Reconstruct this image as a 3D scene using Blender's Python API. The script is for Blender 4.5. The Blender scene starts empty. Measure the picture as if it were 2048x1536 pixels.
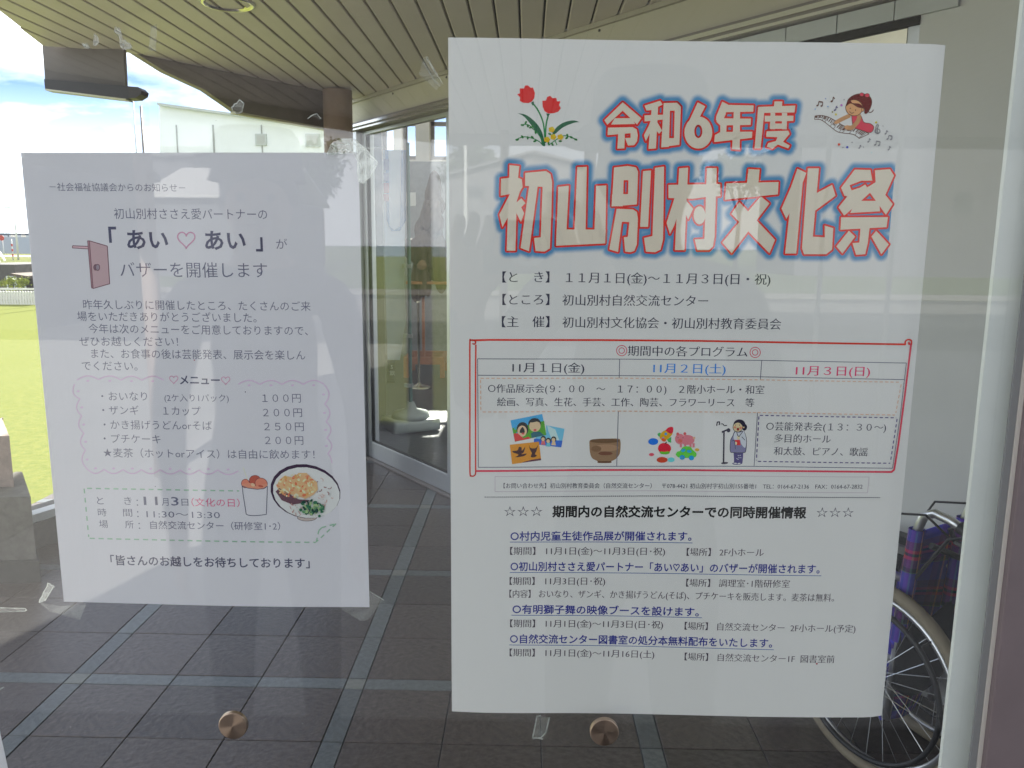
import bpy, bmesh, math, random
import numpy as np
from math import sin, cos, pi, radians, sqrt
from mathutils import Vector, Matrix
from mathutils.geometry import tessellate_polygon
random.seed(7)
sc = bpy.context.scene
C = sc.collection

# ------------------------------------------------------------------ camera
EYE = np.array([0.0, 0.0, 1.47])
FPX, PITCH, ROLL, YAW = 1621.3, 0.167318, 0.0095703, -0.017645
GD = 0.50246                                   # distance from the eye to the taped papers
fw = np.array([sin(YAW)*cos(PITCH), cos(YAW)*cos(PITCH), -sin(PITCH)])
r0 = np.array([cos(YAW), -sin(YAW), 0.0]); u0 = np.cross(r0, fw)
rt = cos(ROLL)*r0 + sin(ROLL)*u0; up = -sin(ROLL)*r0 + cos(ROLL)*u0
cam = bpy.data.cameras.new('camera'); camo = bpy.data.objects.new('camera', cam); C.objects.link(camo)
camo.matrix_world = Matrix([[rt[0], up[0], -fw[0], 0], [rt[1], up[1], -fw[1], 0], [rt[2], up[2], -fw[2], 1.47], [0, 0, 0, 1]])
cam.sensor_fit = 'HORIZONTAL'; cam.sensor_width = 36; cam.lens = FPX/2048*36
cam.clip_start = 0.01; cam.clip_end = 30000
sc.camera = camo
cam.dof.use_dof = True; cam.dof.focus_distance = 0.60; cam.dof.aperture_fstop = 60.0

# ------------------------------------------------------------------ light and exposure
EXPOSURE = 2.38
SKY = 0.05
SUN = 4.6
SUN_EL = 34.0
SUN_DIR = Vector((-0.03, -1.0))                 # direction the light travels over the ground
sc.view_settings.view_transform = 'Standard'; sc.view_settings.look = 'None'
sc.view_settings.exposure = EXPOSURE; sc.view_settings.gamma = 1.0; sc.view_settings.use_curve_mapping = False
w = bpy.data.worlds.new('World'); sc.world = w; w.use_nodes = True
nt = w.node_tree; nt.nodes.clear()
def N(nt, typ, **kw):
    n = nt.nodes.new(typ)
    for k, v in kw.items():
        if k.startswith('i_'): n.inputs[k[2:].replace('_', ' ')].default_value = v
        else: setattr(n, k, v)
    return n
sky = N(nt, 'ShaderNodeTexSky', sky_type='NISHITA', sun_disc=False, sun_elevation=radians(SUN_EL), altitude=10, air_density=0.35, dust_density=0.0, ozone_density=1.0)
sd = SUN_DIR.normalized()
sky.sun_rotation = math.atan2(-sd.x, -sd.y)
tc = N(nt, 'ShaderNodeTexCoord')
mp = N(nt, 'ShaderNodeMapping'); mp.inputs['Scale'].default_value = (1.0, 1.0, 3.2); mp.inputs['Location'].default_value = (0.4, 0.3, 0.1)
nz = N(nt, 'ShaderNodeTexNoise'); nz.inputs['Scale'].default_value = 2.1; nz.inputs['Detail'].default_value = 7; nz.inputs['Roughness'].default_value = 0.58
cr = N(nt, 'ShaderNodeMapRange'); cr.inputs['From Min'].default_value = 0.45; cr.inputs['From Max'].default_value = 0.62
sep = N(nt, 'ShaderNodeSeparateXYZ')
hz = N(nt, 'ShaderNodeMapRange'); hz.inputs['From Min'].default_value = 0.16; hz.inputs['From Max'].default_value = 0.0; hz.inputs['To Max'].default_value = 0.75
add = N(nt, 'ShaderNodeMath', operation='ADD', use_clamp=True)
mx = N(nt, 'ShaderNodeMixRGB'); mx.inputs['Color2'].default_value = (12.0, 12.2, 12.6, 1)
bg = N(nt, 'ShaderNodeBackground'); bg.inputs['Strength'].default_value = SKY
ow = N(nt, 'ShaderNodeOutputWorld')
L = nt.links.new
L(tc.outputs['Generated'], mp.inputs['Vector']); L(mp.outputs[0], nz.inputs['Vector']); L(nz.outputs['Fac'], cr.inputs['Value'])
L(tc.outputs['Generated'], sep.inputs[0]); L(sep.outputs['Z'], hz.inputs['Value']); L(cr.outputs[0], add.inputs[0]); L(hz.outputs[0], add.inputs[1])
L(add.outputs[0], mx.inputs['Fac']); L(sky.outputs[0], mx.inputs['Color1']); L(mx.outputs[0], bg.inputs['Color']); L(bg.outputs[0], ow.inputs[0])
sl = bpy.data.lights.new('sun', 'SUN'); sl.energy = SUN; sl.angle = radians(0.5); sl.color = (1.0, 0.95, 0.87)
so = bpy.data.objects.new('sun', sl); C.objects.link(so)
dv = Vector((sd.x*cos(radians(SUN_EL)), sd.y*cos(radians(SUN_EL)), -sin(radians(SUN_EL))))
so.rotation_euler = dv.to_track_quat('-Z', 'Y').to_euler()
sc.render.engine = 'CYCLES'
cy = sc.cycles
cy.use_denoising = True; cy.max_bounces = 9; cy.diffuse_bounces = 5; cy.glossy_bounces = 4; cy.transparent_max_bounces = 24
cy.caustics_reflective = False; cy.caustics_refractive = False; cy.sample_clamp_indirect = 6
try: cy.denoiser = 'OPENIMAGEDENOISE'; cy.denoising_input_passes = 'RGB_ALBEDO_NORMAL'; cy.denoising_prefilter = 'ACCURATE'
except Exception: pass

# ------------------------------------------------------------------ measuring helpers (sight lines from the eye, used to survey real planes)
def ray(x, y): return fw*FPX + rt*(x-1024) - up*(y-768)
def onz(x, y, z):
    d = ray(x, y); return EYE + d*((z-1.47)/d[2])
def ony(x, y, Y):
    d = ray(x, y); return EYE + d*(Y/d[1])
def onpl(x, y, P, Nn):
    d = ray(x, y); return EYE + d*(((np.array(P)-EYE)@Nn)/(d@Nn))
def mir(x, y, D):                              # a point behind the viewer seen mirrored in the glass
    p = ony(x, y, D); p[1] = 2*GD - p[1]; return p

# ------------------------------------------------------------------ materials
MATS = {}
def mat(name, col, rough=0.6, metal=0.0, noise=0.0, nscale=20.0, bump=0.0, bscale=200.0, var=0.0, spec=0.5, stretch=(1, 1, 1), col2=None, aniso=0.0):
    if name in MATS: return MATS[name]
    m = bpy.data.materials.new(name); m.use_nodes = True; t = m.node_tree; b = t.nodes['Principled BSDF']; l = t.links.new
    b.inputs['Roughness'].default_value = rough; b.inputs['Metallic'].default_value = metal
    b.inputs['Specular IOR Level'].default_value = spec
    b.inputs['Base Color'].default_value = (*col, 1); m.diffuse_color = (*col, 1)
    co = N(t, 'ShaderNodeTexCoord'); ma = N(t, 'ShaderNodeMapping'); ma.inputs['Scale'].default_value = stretch
    l(co.outputs['Object'], ma.inputs['Vector'])
    last = None
    if noise > 0 or col2 is not None:
        n = N(t, 'ShaderNodeTexNoise'); n.inputs['Scale'].default_value = nscale; n.inputs['Detail'].default_value = 6; n.inputs['Roughness'].default_value = 0.65
        l(ma.outputs[0], n.inputs['Vector'])
        r = N(t, 'ShaderNodeMapRange'); r.inputs['From Min'].default_value = 0.3; r.inputs['From Max'].default_value = 0.7
        l(n.outputs['Fac'], r.inputs['Value'])
        c2 = col2 if col2 is not None else tuple(c*(1-noise) for c in col)
        c1 = col if col2 is not None else tuple(min(1, c*(1+noise*0.6)) for c in col)
        x = N(t, 'ShaderNodeMixRGB'); x.inputs['Color1'].default_value = (*c2, 1); x.inputs['Color2'].default_value = (*c1, 1)
        l(r.outputs[0], x.inputs['Fac']); last = x.outputs[0]
    if var > 0:
        oi = N(t, 'ShaderNodeObjectInfo'); r = N(t, 'ShaderNodeMapRange'); r.inputs['To Min'].default_value = 1-var; r.inputs['To Max'].default_value = 1+var
        l(oi.outputs['Random'], r.inputs['Value'])
        x = N(t, 'ShaderNodeMixRGB', blend_type='MULTIPLY'); x.inputs['Fac'].default_value = 1
        if last: l(last, x.inputs['Color1'])
        else: x.inputs['Color1'].default_value = (*col, 1)
        l(r.outputs[0], x.inputs['Color2']); last = x.outputs[0]
    if last: l(last, b.inputs['Base Color'])
    if bump > 0:
        n = N(t, 'ShaderNodeTexNoise'); n.inputs['Scale'].default_value = bscale; n.inputs['Detail'].default_value = 5
        l(ma.outputs[0], n.inputs['Vector'])
        bu = N(t, 'ShaderNodeBump'); bu.inputs['Strength'].default_value = bump; bu.inputs['Distance'].default_value = 0.003
        l(n.outputs['Fac'], bu.inputs['Height']); l(bu.outputs[0], b.inputs['Normal'])
    if aniso > 0:
        b.inputs['Anisotropic'].default_value = aniso
        tg = N(t, 'ShaderNodeTangent', direction_type='RADIAL', axis='Z'); l(tg.outputs[0], b.inputs['Tangent'])
    MATS[name] = m
    return m
def glass_mat(name, tint=(0.97, 0.985, 0.975), dirt=0.0, f0=0.04, rough=0.0):
    m = bpy.data.materials.new(name); m.use_nodes = True; t = m.node_tree; t.nodes.clear(); l = t.links.new
    o = N(t, 'ShaderNodeOutputMaterial'); g = N(t, 'ShaderNodeBsdfGlossy'); g.inputs['Roughness'].default_value = rough
    tr = N(t, 'ShaderNodeBsdfTransparent'); tr.inputs[0].default_value = (*tint, 1)
    lw = N(t, 'ShaderNodeNewGeometry'); dp = N(t, 'ShaderNodeVectorMath', operation='DOT_PRODUCT')
    l(lw.outputs['Normal'], dp.inputs[0]); l(lw.outputs['Incoming'], dp.inputs[1])
    ab = N(t, 'ShaderNodeMath', operation='ABSOLUTE'); l(dp.outputs['Value'], ab.inputs[0])
    su = N(t, 'ShaderNodeMath', operation='SUBTRACT'); su.inputs[0].default_value = 1; l(ab.outputs[0], su.inputs[1])
    pw = N(t, 'ShaderNodeMath', operation='POWER'); pw.inputs[1].default_value = 5; l(su.outputs[0], pw.inputs[0])
    ml = N(t, 'ShaderNodeMath', operation='MULTIPLY_ADD'); ml.inputs[1].default_value = 1-f0; ml.inputs[2].default_value = f0; l(pw.outputs[0], ml.inputs[0])
    mi = N(t, 'ShaderNodeMixShader'); l(ml.outputs[0], mi.inputs[0]); l(tr.outputs[0], mi.inputs[1]); l(g.outputs[0], mi.inputs[2])
    out = mi
    if dirt > 0:
        co = N(t, 'ShaderNodeTexCoord'); mp_ = N(t, 'ShaderNodeMapping'); mp_.inputs['Scale'].default_value = (1, 1, 0.25)
        nn = N(t, 'ShaderNodeTexNoise'); nn.inputs['Scale'].default_value = 9; nn.inputs['Detail'].default_value = 6
        l(co.outputs['Object'], mp_.inputs[0]); l(mp_.outputs[0], nn.inputs['Vector'])
        r = N(t, 'ShaderNodeMapRange'); r.inputs['From Min'].default_value = 0.35; r.inputs['From Max'].default_value = 0.75; r.inputs['To Min'].default_value = dirt*0.5; r.inputs['To Max'].default_value = dirt*1.5
        l(nn.outputs['Fac'], r.inputs['Value'])
        df = N(t, 'ShaderNodeBsdfDiffuse'); df.inputs[0].default_value = (0.72, 0.74, 0.76, 1)
        m2 = N(t, 'ShaderNodeMixShader'); l(r.outputs[0], m2.inputs[0]); l(mi.outputs[0], m2.inputs[1]); l(df.outputs[0], m2.inputs[2]); out = m2
    l(out.outputs[0], o.inputs[0]); return m
def film_mat(name, op, col=(0.8, 0.82, 0.8)):
    m = bpy.data.materials.new(name); m.use_nodes = True; t = m.node_tree; t.nodes.clear(); l = t.links.new
    o = N(t, 'ShaderNodeOutputMaterial'); df = N(t, 'ShaderNodeBsdfDiffuse'); df.inputs[0].default_value = (*col, 1)
    tl = N(t, 'ShaderNodeBsdfTranslucent'); tl.inputs[0].default_value = (*col, 1)
    ad = N(t, 'ShaderNodeMixShader'); l(df.outputs[0], ad.inputs[1]); l(tl.outputs[0], ad.inputs[2])
    gl = N(t, 'ShaderNodeBsdfGlossy'); gl.inputs['Roughness'].default_value = 0.12
    mg = N(t, 'ShaderNodeMixShader'); mg.inputs[0].default_value = 0.3; l(ad.outputs[0], mg.inputs[1]); l(gl.outputs[0], mg.inputs[2])
    tr = N(t, 'ShaderNodeBsdfTransparent'); mi = N(t, 'ShaderNodeMixShader')
    co = N(t, 'ShaderNodeTexCoord'); nn = N(t, 'ShaderNodeTexNoise'); nn.inputs['Scale'].default_value = 90; nn.inputs['Detail'].default_value = 4; nn.inputs['Distortion'].default_value = 1.5
    l(co.outputs['Object'], nn.inputs['Vector'])
    r = N(t, 'ShaderNodeMapRange'); r.inputs['From Min'].default_value = 0.35; r.inputs['From Max'].default_value = 0.7; r.inputs['To Min'].default_value = op*0.5; r.inputs['To Max'].default_value = min(1, op*1.7)
    l(nn.outputs['Fac'], r.inputs['Value'])
    l(r.outputs[0], mi.inputs[0]); l(tr.outputs[0], mi.inputs[1]); l(mg.outputs[0], mi.inputs[2]); l(mi.outputs[0], o.inputs[0]); return m

def s2l(c):
    c = c/255.0
    return c/12.92 if c <= 0.04045 else ((c+0.055)/1.055)**2.4
def ink(r, g, b):                              # printed colour, from its look beside the white of the same sheet
    v = tuple(min(0.8, max(0.012, (s2l(c)-0.045)/0.35*0.78)) for c in (r, g, b))
    return mat('ink_%d_%d_%d' % (r, g, b), v, rough=0.75, spec=0.2)

# ------------------------------------------------------------------ mesh helpers
def obj(name, me, m=None, parent=None, smooth=False):
    if isinstance(me, bmesh.types.BMesh):
        bm = me; me = bpy.data.meshes.new(name); bmesh.ops.recalc_face_normals(bm, faces=bm.faces); bm.to_mesh(me); bm.free()
    if m is not None:
        for q in (m if isinstance(m, (list, tuple)) else [m]): me.materials.append(q)
    if smooth: me.polygons.foreach_set('use_smooth', [True]*len(me.polygons))
    o = bpy.data.objects.new(name, me); C.objects.link(o)
    if parent is not None: o.parent = parent
    return o
def tag(o, label=None, cat=None, group=None, kind=None):
    if label: o['label'] = label
    if cat: o['category'] = cat
    if group: o['group'] = group
    if kind: o['kind'] = kind
    return o
def thing(name, label, cat, loc=(0, 0, 0), rz=0.0, group=None):
    o = bpy.data.objects.new(name, None); C.objects.link(o); o.location = loc; o.rotation_euler = (0, 0, rz); o.empty_display_size = 0.1
    return tag(o, label, cat, group)
def copy_tree(o, parent=None):
    c = o.copy(); C.objects.link(c); c.parent = parent
    for ch in [q for q in bpy.data.objects if q.parent == o]: copy_tree(ch, c)
    return c
def box(bm, x0, x1, y0, y1, z0, z1, bev=0.0):
    vs = [bm.verts.new((x, y, z)) for x in (x0, x1) for y in (y0, y1) for z in (z0, z1)]
    fs = [bm.faces.new([vs[i] for i in f]) for f in ((0, 1, 3, 2), (4, 6, 7, 5), (0, 4, 5, 1), (2, 3, 7, 6), (0, 2, 6, 4), (1, 5, 7, 3))]
    if bev > 0:
        es = list({e for f in fs for e in f.edges}); bmesh.ops.bevel(bm, geom=es, offset=bev, segments=2, affect='EDGES', profile=0.6)
    return vs
def boxo(name, x0, x1, y0, y1, z0, z1, m, parent=None, bev=0.0):
    bm = bmesh.new(); box(bm, x0, x1, y0, y1, z0, z1, bev); return obj(name, bm, m, parent)
def prism(bm, pts, dvec):
    a = [bm.verts.new(Vector(p)) for p in pts]; b = [bm.verts.new(Vector(p)+Vector(dvec)) for p in pts]; n = len(a)
    bm.faces.new(a); bm.faces.new(b[::-1])
    for i in range(n): bm.faces.new((a[i], b[i], b[(i+1) % n], a[(i+1) % n]))
def tube(bm, pts, r, seg=10, closed=False, r2=None):
    pts = [Vector(p) for p in pts]; n = len(pts); rings = []
    prev = None
    for i, p in enumerate(pts):
        if closed: t = (pts[(i+1) % n]-pts[i-1]).normalized()
        else: t = (pts[min(i+1, n-1)]-pts[max(i-1, 0)]).normalized()
        if prev is None:
            a = Vector((0, 0, 1)) if abs(t.z) < 0.9 else Vector((1, 0, 0)); u = t.cross(a).normalized()
        else: u = (prev - t*prev.dot(t)).normalized()
        prev = u; v = t.cross(u)
        rr = r if r2 is None else r+(r2-r)*i/(n-1)
        rings.append([bm.verts.new(p+(u*cos(2*pi*k/seg)+v*sin(2*pi*k/seg))*rr) for k in range(seg)])
    m_ = n if closed else n-1
    for i in range(m_):
        A, B = rings[i], rings[(i+1) % n]
        off = 0
        if closed and i == n-1:
            off = min(range(seg), key=lambda q: (A[0].co-B[q].co).length)
        for k in range(seg): bm.faces.new((A[k], A[(k+1) % seg], B[(k+1+off) % seg], B[(k+off) % seg]))
    if not closed:
        bm.faces.new(rings[0][::-1]); bm.faces.new(rings[-1])
def lathe(bm, prof, seg=32, cen=(0, 0, 0)):
    cx, cy_, cz = cen; rings = []
    for r, z in prof:
        if r < 1e-6: rings.append([bm.verts.new((cx, cy_, cz+z))])
        else: rings.append([bm.verts.new((cx+r*cos(2*pi*k/seg), cy_+r*sin(2*pi*k/seg), cz+z)) for k in range(seg)])
    for A, B in zip(rings, rings[1:]):
        for k in range(seg):
            a0, a1 = A[k % len(A)], A[(k+1) % len(A)]; b0, b1 = B[k % len(B)], B[(k+1) % len(B)]
            if len(A) == 1 and len(B) == 1: continue
            if len(A) == 1: bm.faces.new((a0, b1, b0))
            elif len(B) == 1: bm.faces.new((a0, a1, b0))
            else: bm.faces.new((a0, a1, b1, b0))

# ------------------------------------------------------------------ building frame: the angled entrance front
E_ = np.array([0.606, -0.795]); E_ = E_/np.linalg.norm(E_)      # along the front, to the right
NB = np.array([-E_[1], E_[0]])                                  # away from the viewer, into the lobby
D0 = 2.46
FA = math.atan2(E_[1], E_[0])
def W(s, d, z):
    p = NB*(D0+d) + E_*s; return (p[0], p[1], z)
# local frame object space of the front: x = s, y = d
def front_thing(name, label, cat): 
    p = NB*D0; o = thing(name, label, cat, (p[0], p[1], 0), FA); return o
CEIL = 2.42
HEAD = 2.245

M_tile = mat('floor_tile', (0.088, 0.068, 0.062), rough=0.40, noise=0.42, nscale=45, bump=0.8, bscale=48, var=0.22)
M_band = mat('band_tile', (0.125, 0.135, 0.14), rough=0.38, noise=0.3, nscale=45, bump=0.8, bscale=48, var=0.18)
M_cross = mat('crossing_tile', (0.20, 0.205, 0.19), rough=0.42, noise=0.2, nscale=60, bump=0.5, bscale=55, var=0.05)
M_grout = mat('grout', (0.03, 0.03, 0.032), rough=0.9, noise=0.3, nscale=80)
M_slat = mat('soffit_paint', (0.68, 0.62, 0.60), rough=0.45, noise=0.04, nscale=6, var=0.03)
M_dark = mat('dark_void', (0.02, 0.02, 0.018), rough=0.9)
M_bronze = mat('bronze_metal', (0.23, 0.205, 0.195), rough=0.45, metal=0.2, noise=0.12, nscale=10)
M_alu = mat('aluminium', (0.52, 0.54, 0.56), rough=0.38, metal=0.75, noise=0.05, nscale=30, stretch=(1, 1, 0.1))
M_palealu = mat('pale_painted_metal', (0.50, 0.53, 0.54), rough=0.5, noise=0.04, nscale=15)
M_wall = mat('painted_wall', (0.62, 0.63, 0.62), rough=0.7, noise=0.03, nscale=4, bump=0.08, bscale=120)
M_beige = mat('beige_wall', (0.50, 0.48, 0.40), rough=0.7, noise=0.04, nscale=5)
M_mauve = mat('mauve_brown_metal', (0.17, 0.135, 0.14), rough=0.5, noise=0.08, nscale=20)
M_rubber = mat('black_rubber', (0.02, 0.02, 0.022), rough=0.6)
M_glass = glass_mat('front_glass', dirt=0.009)
M_glass2 = glass_mat('door_glass', tint=(0.99, 0.995, 0.99), dirt=0.004)

# ------------------------------------------------------------------ ground, lawn, sea
def sheet(name, pts, z, m, kind='structure', parent=None):
    bm = bmesh.new(); bm.faces.new([bm.verts.new((x, y, z)) for x, y in pts]); o = obj(name, bm, m, parent)
    tag(o, kind=kind); return o
M_lawn = mat('lawn_grass', (0.165, 0.17, 0.045), rough=0.95, col2=(0.095, 0.122, 0.026), nscale=16, bump=1.0, bscale=35, spec=0.03)
M_soil = mat('dry_slope_grass', (0.17, 0.16, 0.06), rough=0.95, col2=(0.07, 0.10, 0.03), nscale=0.25, spec=0.03)
M_sea = mat('sea_water', (0.03, 0.085, 0.16), rough=0.25, noise=0.2, nscale=0.02)
circ = [(130*cos(a), 130*sin(a)-20) for a in np.linspace(0, 2*pi, 72, endpoint=False)]
sheet('lawn', circ, -0.06, M_lawn)
sheet('sea', [(25000*cos(a), 25000*sin(a)) for a in np.linspace(0, 2*pi, 64, endpoint=False)], -3.0, M_sea)
sheet('grass_slope', [tuple(ony(-60, 500, Y)[:2]) for Y in (52, 108)] + [tuple(ony(160, 500, Y)[:2]) for Y in (108, 52)], -0.03, M_soil)
M_path = mat('coast_path', (0.42, 0.37, 0.33), rough=0.9, noise=0.15, nscale=0.6)
sheet('coast_path', [tuple(ony(-60, 500, Y)[:2]) for Y in (86, 96)] + [tuple(ony(160, 500, Y)[:2]) for Y in (92, 84)], -0.015, M_path)

# ------------------------------------------------------------------ tiled floor
floor = bpy.data.objects.new('floor', None); C.objects.link(floor); tag(floor, kind='structure')
base_pts = [(-2.62, -6.3), (5.0, -6.3), (5.0, -1.9), tuple(W(1.3, 0.3, 0)[:2]), tuple(W(-6.4, 0.3, 0)[:2]), (-2.62, 5.0)]
o = sheet('floor_bed', base_pts, -0.012, M_grout, parent=floor)
sheet('bounce_paving', [(-2.6, -6.3), (5.0, -6.3), (5.0, -1.35), (-2.6, -1.35)], -0.003, mat('bounce_concrete', (.42, .41, .40), .85, noise=.15, nscale=1.5))  # added pale sheet behind the viewer, bounces light onto the papers
PB = 0.066; PT = 0.2965; PER = 3*PT + PB
X0 = -0.535                                     # right edge of a band running away from the viewer
Y0 = 2.5075                                     # near edge of a band running across
def cells(o0, lo, hi):
    out = []; k = math.floor((lo-o0)/PER)-1
    while o0+k*PER < hi:
        a = o0+k*PER; out.append((a, a+PB, 1))
        for j in range(3): out.append((a+PB+j*PT, a+PB+(j+1)*PT, 0))
        k += 1
    return [c for c in out if c[1] > lo and c[0] < hi]
tiles = []
for (xa, xb, bx) in cells(X0-PB, -2.6, 2.3):
    for (ya, yb, by) in cells(Y0, -0.9, 7.6):
        cx_, cy_ = (xa+xb)/2, (ya+yb)/2
        if NB[0]*cx_+NB[1]*cy_ > D0-0.02: 
            if NB[0]*xa+NB[1]*ya > D0-0.02: continue
        if cy_ > 4.9 and cx_ < -2.0: continue
        tiles.append((cx_, cy_, xb-xa, yb-ya, bx+by))
def visible(t):
    x, y = t[0], t[1]
    if y < 1.5: return False
    p = np.array([x, y, 0])-EYE; z = p@fw; px = 1024+FPX*(p@rt)/z; py = 768-FPX*(p@up)/z
    m_ = 300/ y
    if px < -m_ or px > 2048+m_ or py > 1536+2.0*m_: return False
    hid1 = 900 < px-m_*0.4 and px+m_*0.4 < 1770 and py < 1400
    hid2 = 125 < px-m_*0.4 and px+m_*0.4 < 735 and py < 1180
    if px > 1960: return False
    return not (hid1 or hid2)
vis = [t for t in tiles if visible(t)]
vis.sort(key=lambda t: t[1]-0.0*t[2]); keep = vis[:290]; ks = set(keep)
TM = {}
def tile_mesh(wd, dp, kind):
    key = (round(wd, 4), round(dp, 4), kind)
    if key not in TM:
        g = 0.0016; bm = bmesh.new(); hx, hy, b_ = wd/2-g, dp/2-g, 0.0012
        t4 = [bm.verts.new((sx*(hx-b_), sy*(hy-b_), 0)) for sx, sy in ((-1, -1), (1, -1), (1, 1), (-1, 1))]
        m4 = [bm.verts.new((sx*hx, sy*hy, -b_)) for sx, sy in ((-1, -1), (1, -1), (1, 1), (-1, 1))]
        d4 = [bm.verts.new((sx*hx, sy*hy, -0.011)) for sx, sy in ((-1, -1), (1, -1), (1, 1), (-1, 1))]
        bm.faces.new(t4)
        for i in range(4):
            j = (i+1) % 4; bm.faces.new((m4[i], m4[j], t4[j], t4[i])); bm.faces.new((d4[i], d4[j], m4[j], m4[i]))
        me = bpy.data.meshes.new('tile'); bm.to_mesh(me); bm.free(); me.materials.append((M_tile, M_band, M_cross)[kind]); TM[key] = me
    return TM[key]
for t in keep:
    o = bpy.data.objects.new('tile', tile_mesh(t[2], t[3], t[4])); C.objects.link(o); o.parent = floor
    o.location = (t[0], t[1], random.uniform(-0.0006, 0.0006))
bm = bmesh.new()
for t in tiles:
    if t in ks: continue
    g = 0.0016; z = random.uniform(-0.0006, 0.0006)
    f0 = len(bm.faces); box(bm, t[0]-t[2]/2+g, t[0]+t[2]/2-g, t[1]-t[3]/2+g, t[1]+t[3]/2-g, -0.011, z); bm.faces.ensure_lookup_table()
    for f in bm.faces[f0:]: f.material_index = t[4]
o = obj('tile_field', bm, [M_tile, M_band, M_cross], floor); tag(o, kind='stuff')

# ------------------------------------------------------------------ slatted soffit
ceiling = bpy.data.objects.new('ceiling', None); C.objects.link(ceiling); tag(ceiling, kind='structure')
poly = [(-1.25, 0.46), (-2.21, 3.55), (-2.39, 4.15), (-2.04, 4.25), (-1.27, 5.30), (-1.20, 5.62), (-1.045, 5.45), tuple(W(1.32, 0, 0)[:2])]
poly[-1] = (2.72, 0.46)
poly_b = [(-1.95, -2.0), (-2.86, -3.53), (-0.68, -6.16), (5.2, -6.16), (5.2, -2.0)]  # stops short of the glass: unseen gap added so sky light reaches the papers
def y_spans(x, poly):
    ys = []; n = len(poly)
    for i in range(n):
        (x1, y1), (x2, y2) = poly[i], poly[(i+1) % n]
        if (x1 <= x) != (x2 <= x): ys.append(y1+(x-x1)/(x2-x1)*(y2-y1))
    ys.sort(); return [(ys[i], ys[i+1]) for i in range(0, len(ys)-1, 2)]
PS = 0.1018; xs0 = -1.0635-16*PS
k = 0
while xs0+k*PS < 5.1:
    xa, xb = xs0+k*PS+0.004, xs0+(k+1)*PS-0.004; k += 1
    spans = []
    for pl_ in (poly, poly_b):
        sa, sb = y_spans(xa, pl_), y_spans(xb, pl_)
        if len(sa) != len(sb): sa = sb = y_spans((xa+xb)/2, pl_)
        spans += list(zip(sa, sb))
    for (a0, a1), (b0, b1) in spans:
        bm = bmesh.new(); e = 0.004
        pts = [(xa, a0, CEIL), (xb, b0, CEIL), (xb, b1, CEIL), (xa, a1, CEIL)]
        lo = [bm.verts.new((x+(e if x == xa else -e), y, z)) for x, y, z in pts]
        hi = [bm.verts.new((x, y, z+e)) for x, y, z in pts]; tp = [bm.verts.new((x, y, z+0.016)) for x, y, z in pts]
        bm.faces.new(lo[::-1])
        for i in range(4):
            j = (i+1) % 4; bm.faces.new((lo[i], lo[j], hi[j], hi[i])); bm.faces.new((hi[i], hi[j], tp[j], tp[i]))
        obj('slat', bm, M_slat, ceiling)
bm = bmesh.new(); prism(bm, [(x, y, CEIL+0.017) for x, y in poly], (0, 0, 0.30)); obj('soffit_backing', bm, mat('soffit_backing', (0.05, 0.05, 0.045), 0.8), ceiling)
bm = bmesh.new(); prism(bm, [(x, y, CEIL+0.017) for x, y in poly_b], (0, 0, 0.30)); obj('soffit_backing', bm, MATS['soffit_backing'], ceiling)
# roof edge fascia round the canopy behind the viewer
fas = thing('roof_fascia', 'dark metal fascia band along the canopy edge, mirrored in the glass', 'fascia')
edge = [(5.2, -2.0), (-1.95, -2.0), (-2.86, -3.53), (-0.68, -6.16), (5.2, -6.16)]
for a, b in zip(edge, edge[1:]):
    bm = bmesh.new(); A, B = Vector((*a, 0)), Vector((*b, 0)); t = (B-A).normalized(); nn = Vector((t.y, -t.x, 0))*0.03
    if nn.dot((A+B)/2-Vector((1.5, -4, 0))) < 0: nn = -nn
    prism(bm, [(A.x, A.y, 2.325), (B.x, B.y, 2.325), (B.x, B.y, 2.75), (A.x, A.y, 2.75)], nn); obj('fascia_panel', bm, M_bronze, fas)

# dark beam from the notch to the round column
PA, PBm = np.array([-2.04, 4.25, 0]), np.array([-1.27, 5.30, 0]); NN = np.cross(PBm-PA, [0, 0, 1.0])
bp = [onpl(x, y, PA, NN) for x, y in ((247, 103), (330, 143), (410, 180), (470, 222), (655, 255.5), (655, 187), (424, 147))]
bp[-2][2] = CEIL+.03; bp[-1][2] = CEIL+.03; bp[0][2] = CEIL+.03
bm = bmesh.new(); nb = NN/np.linalg.norm(NN); nb = nb*0.045 if nb@np.array([-1, 1, 0]) > 0 else -nb*0.045
prism(bm, [tuple(p) for p in bp], tuple(nb)); o = obj('roof_beam', bm, M_bronze); tag(o, 'dark bronze eaves beam slanting down to the round brown column', 'beam')
bm = bmesh.new(); lo = [onpl(x, y, PA, NN) for x, y in ((470, 222.5), (655, 256))]
prism(bm, [tuple(lo[0]-nb*0.05), tuple(lo[1]-nb*0.05), tuple(lo[1]-nb*0.05-np.array([0, 0, 0.012])), tuple(lo[0]-nb*0.05-np.array([0, 0, 0.012]))], tuple(nb))
t = obj('drip_edge', bm, mat('pale_trim', (0.6, 0.58, 0.42), 0.5), o)
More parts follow.
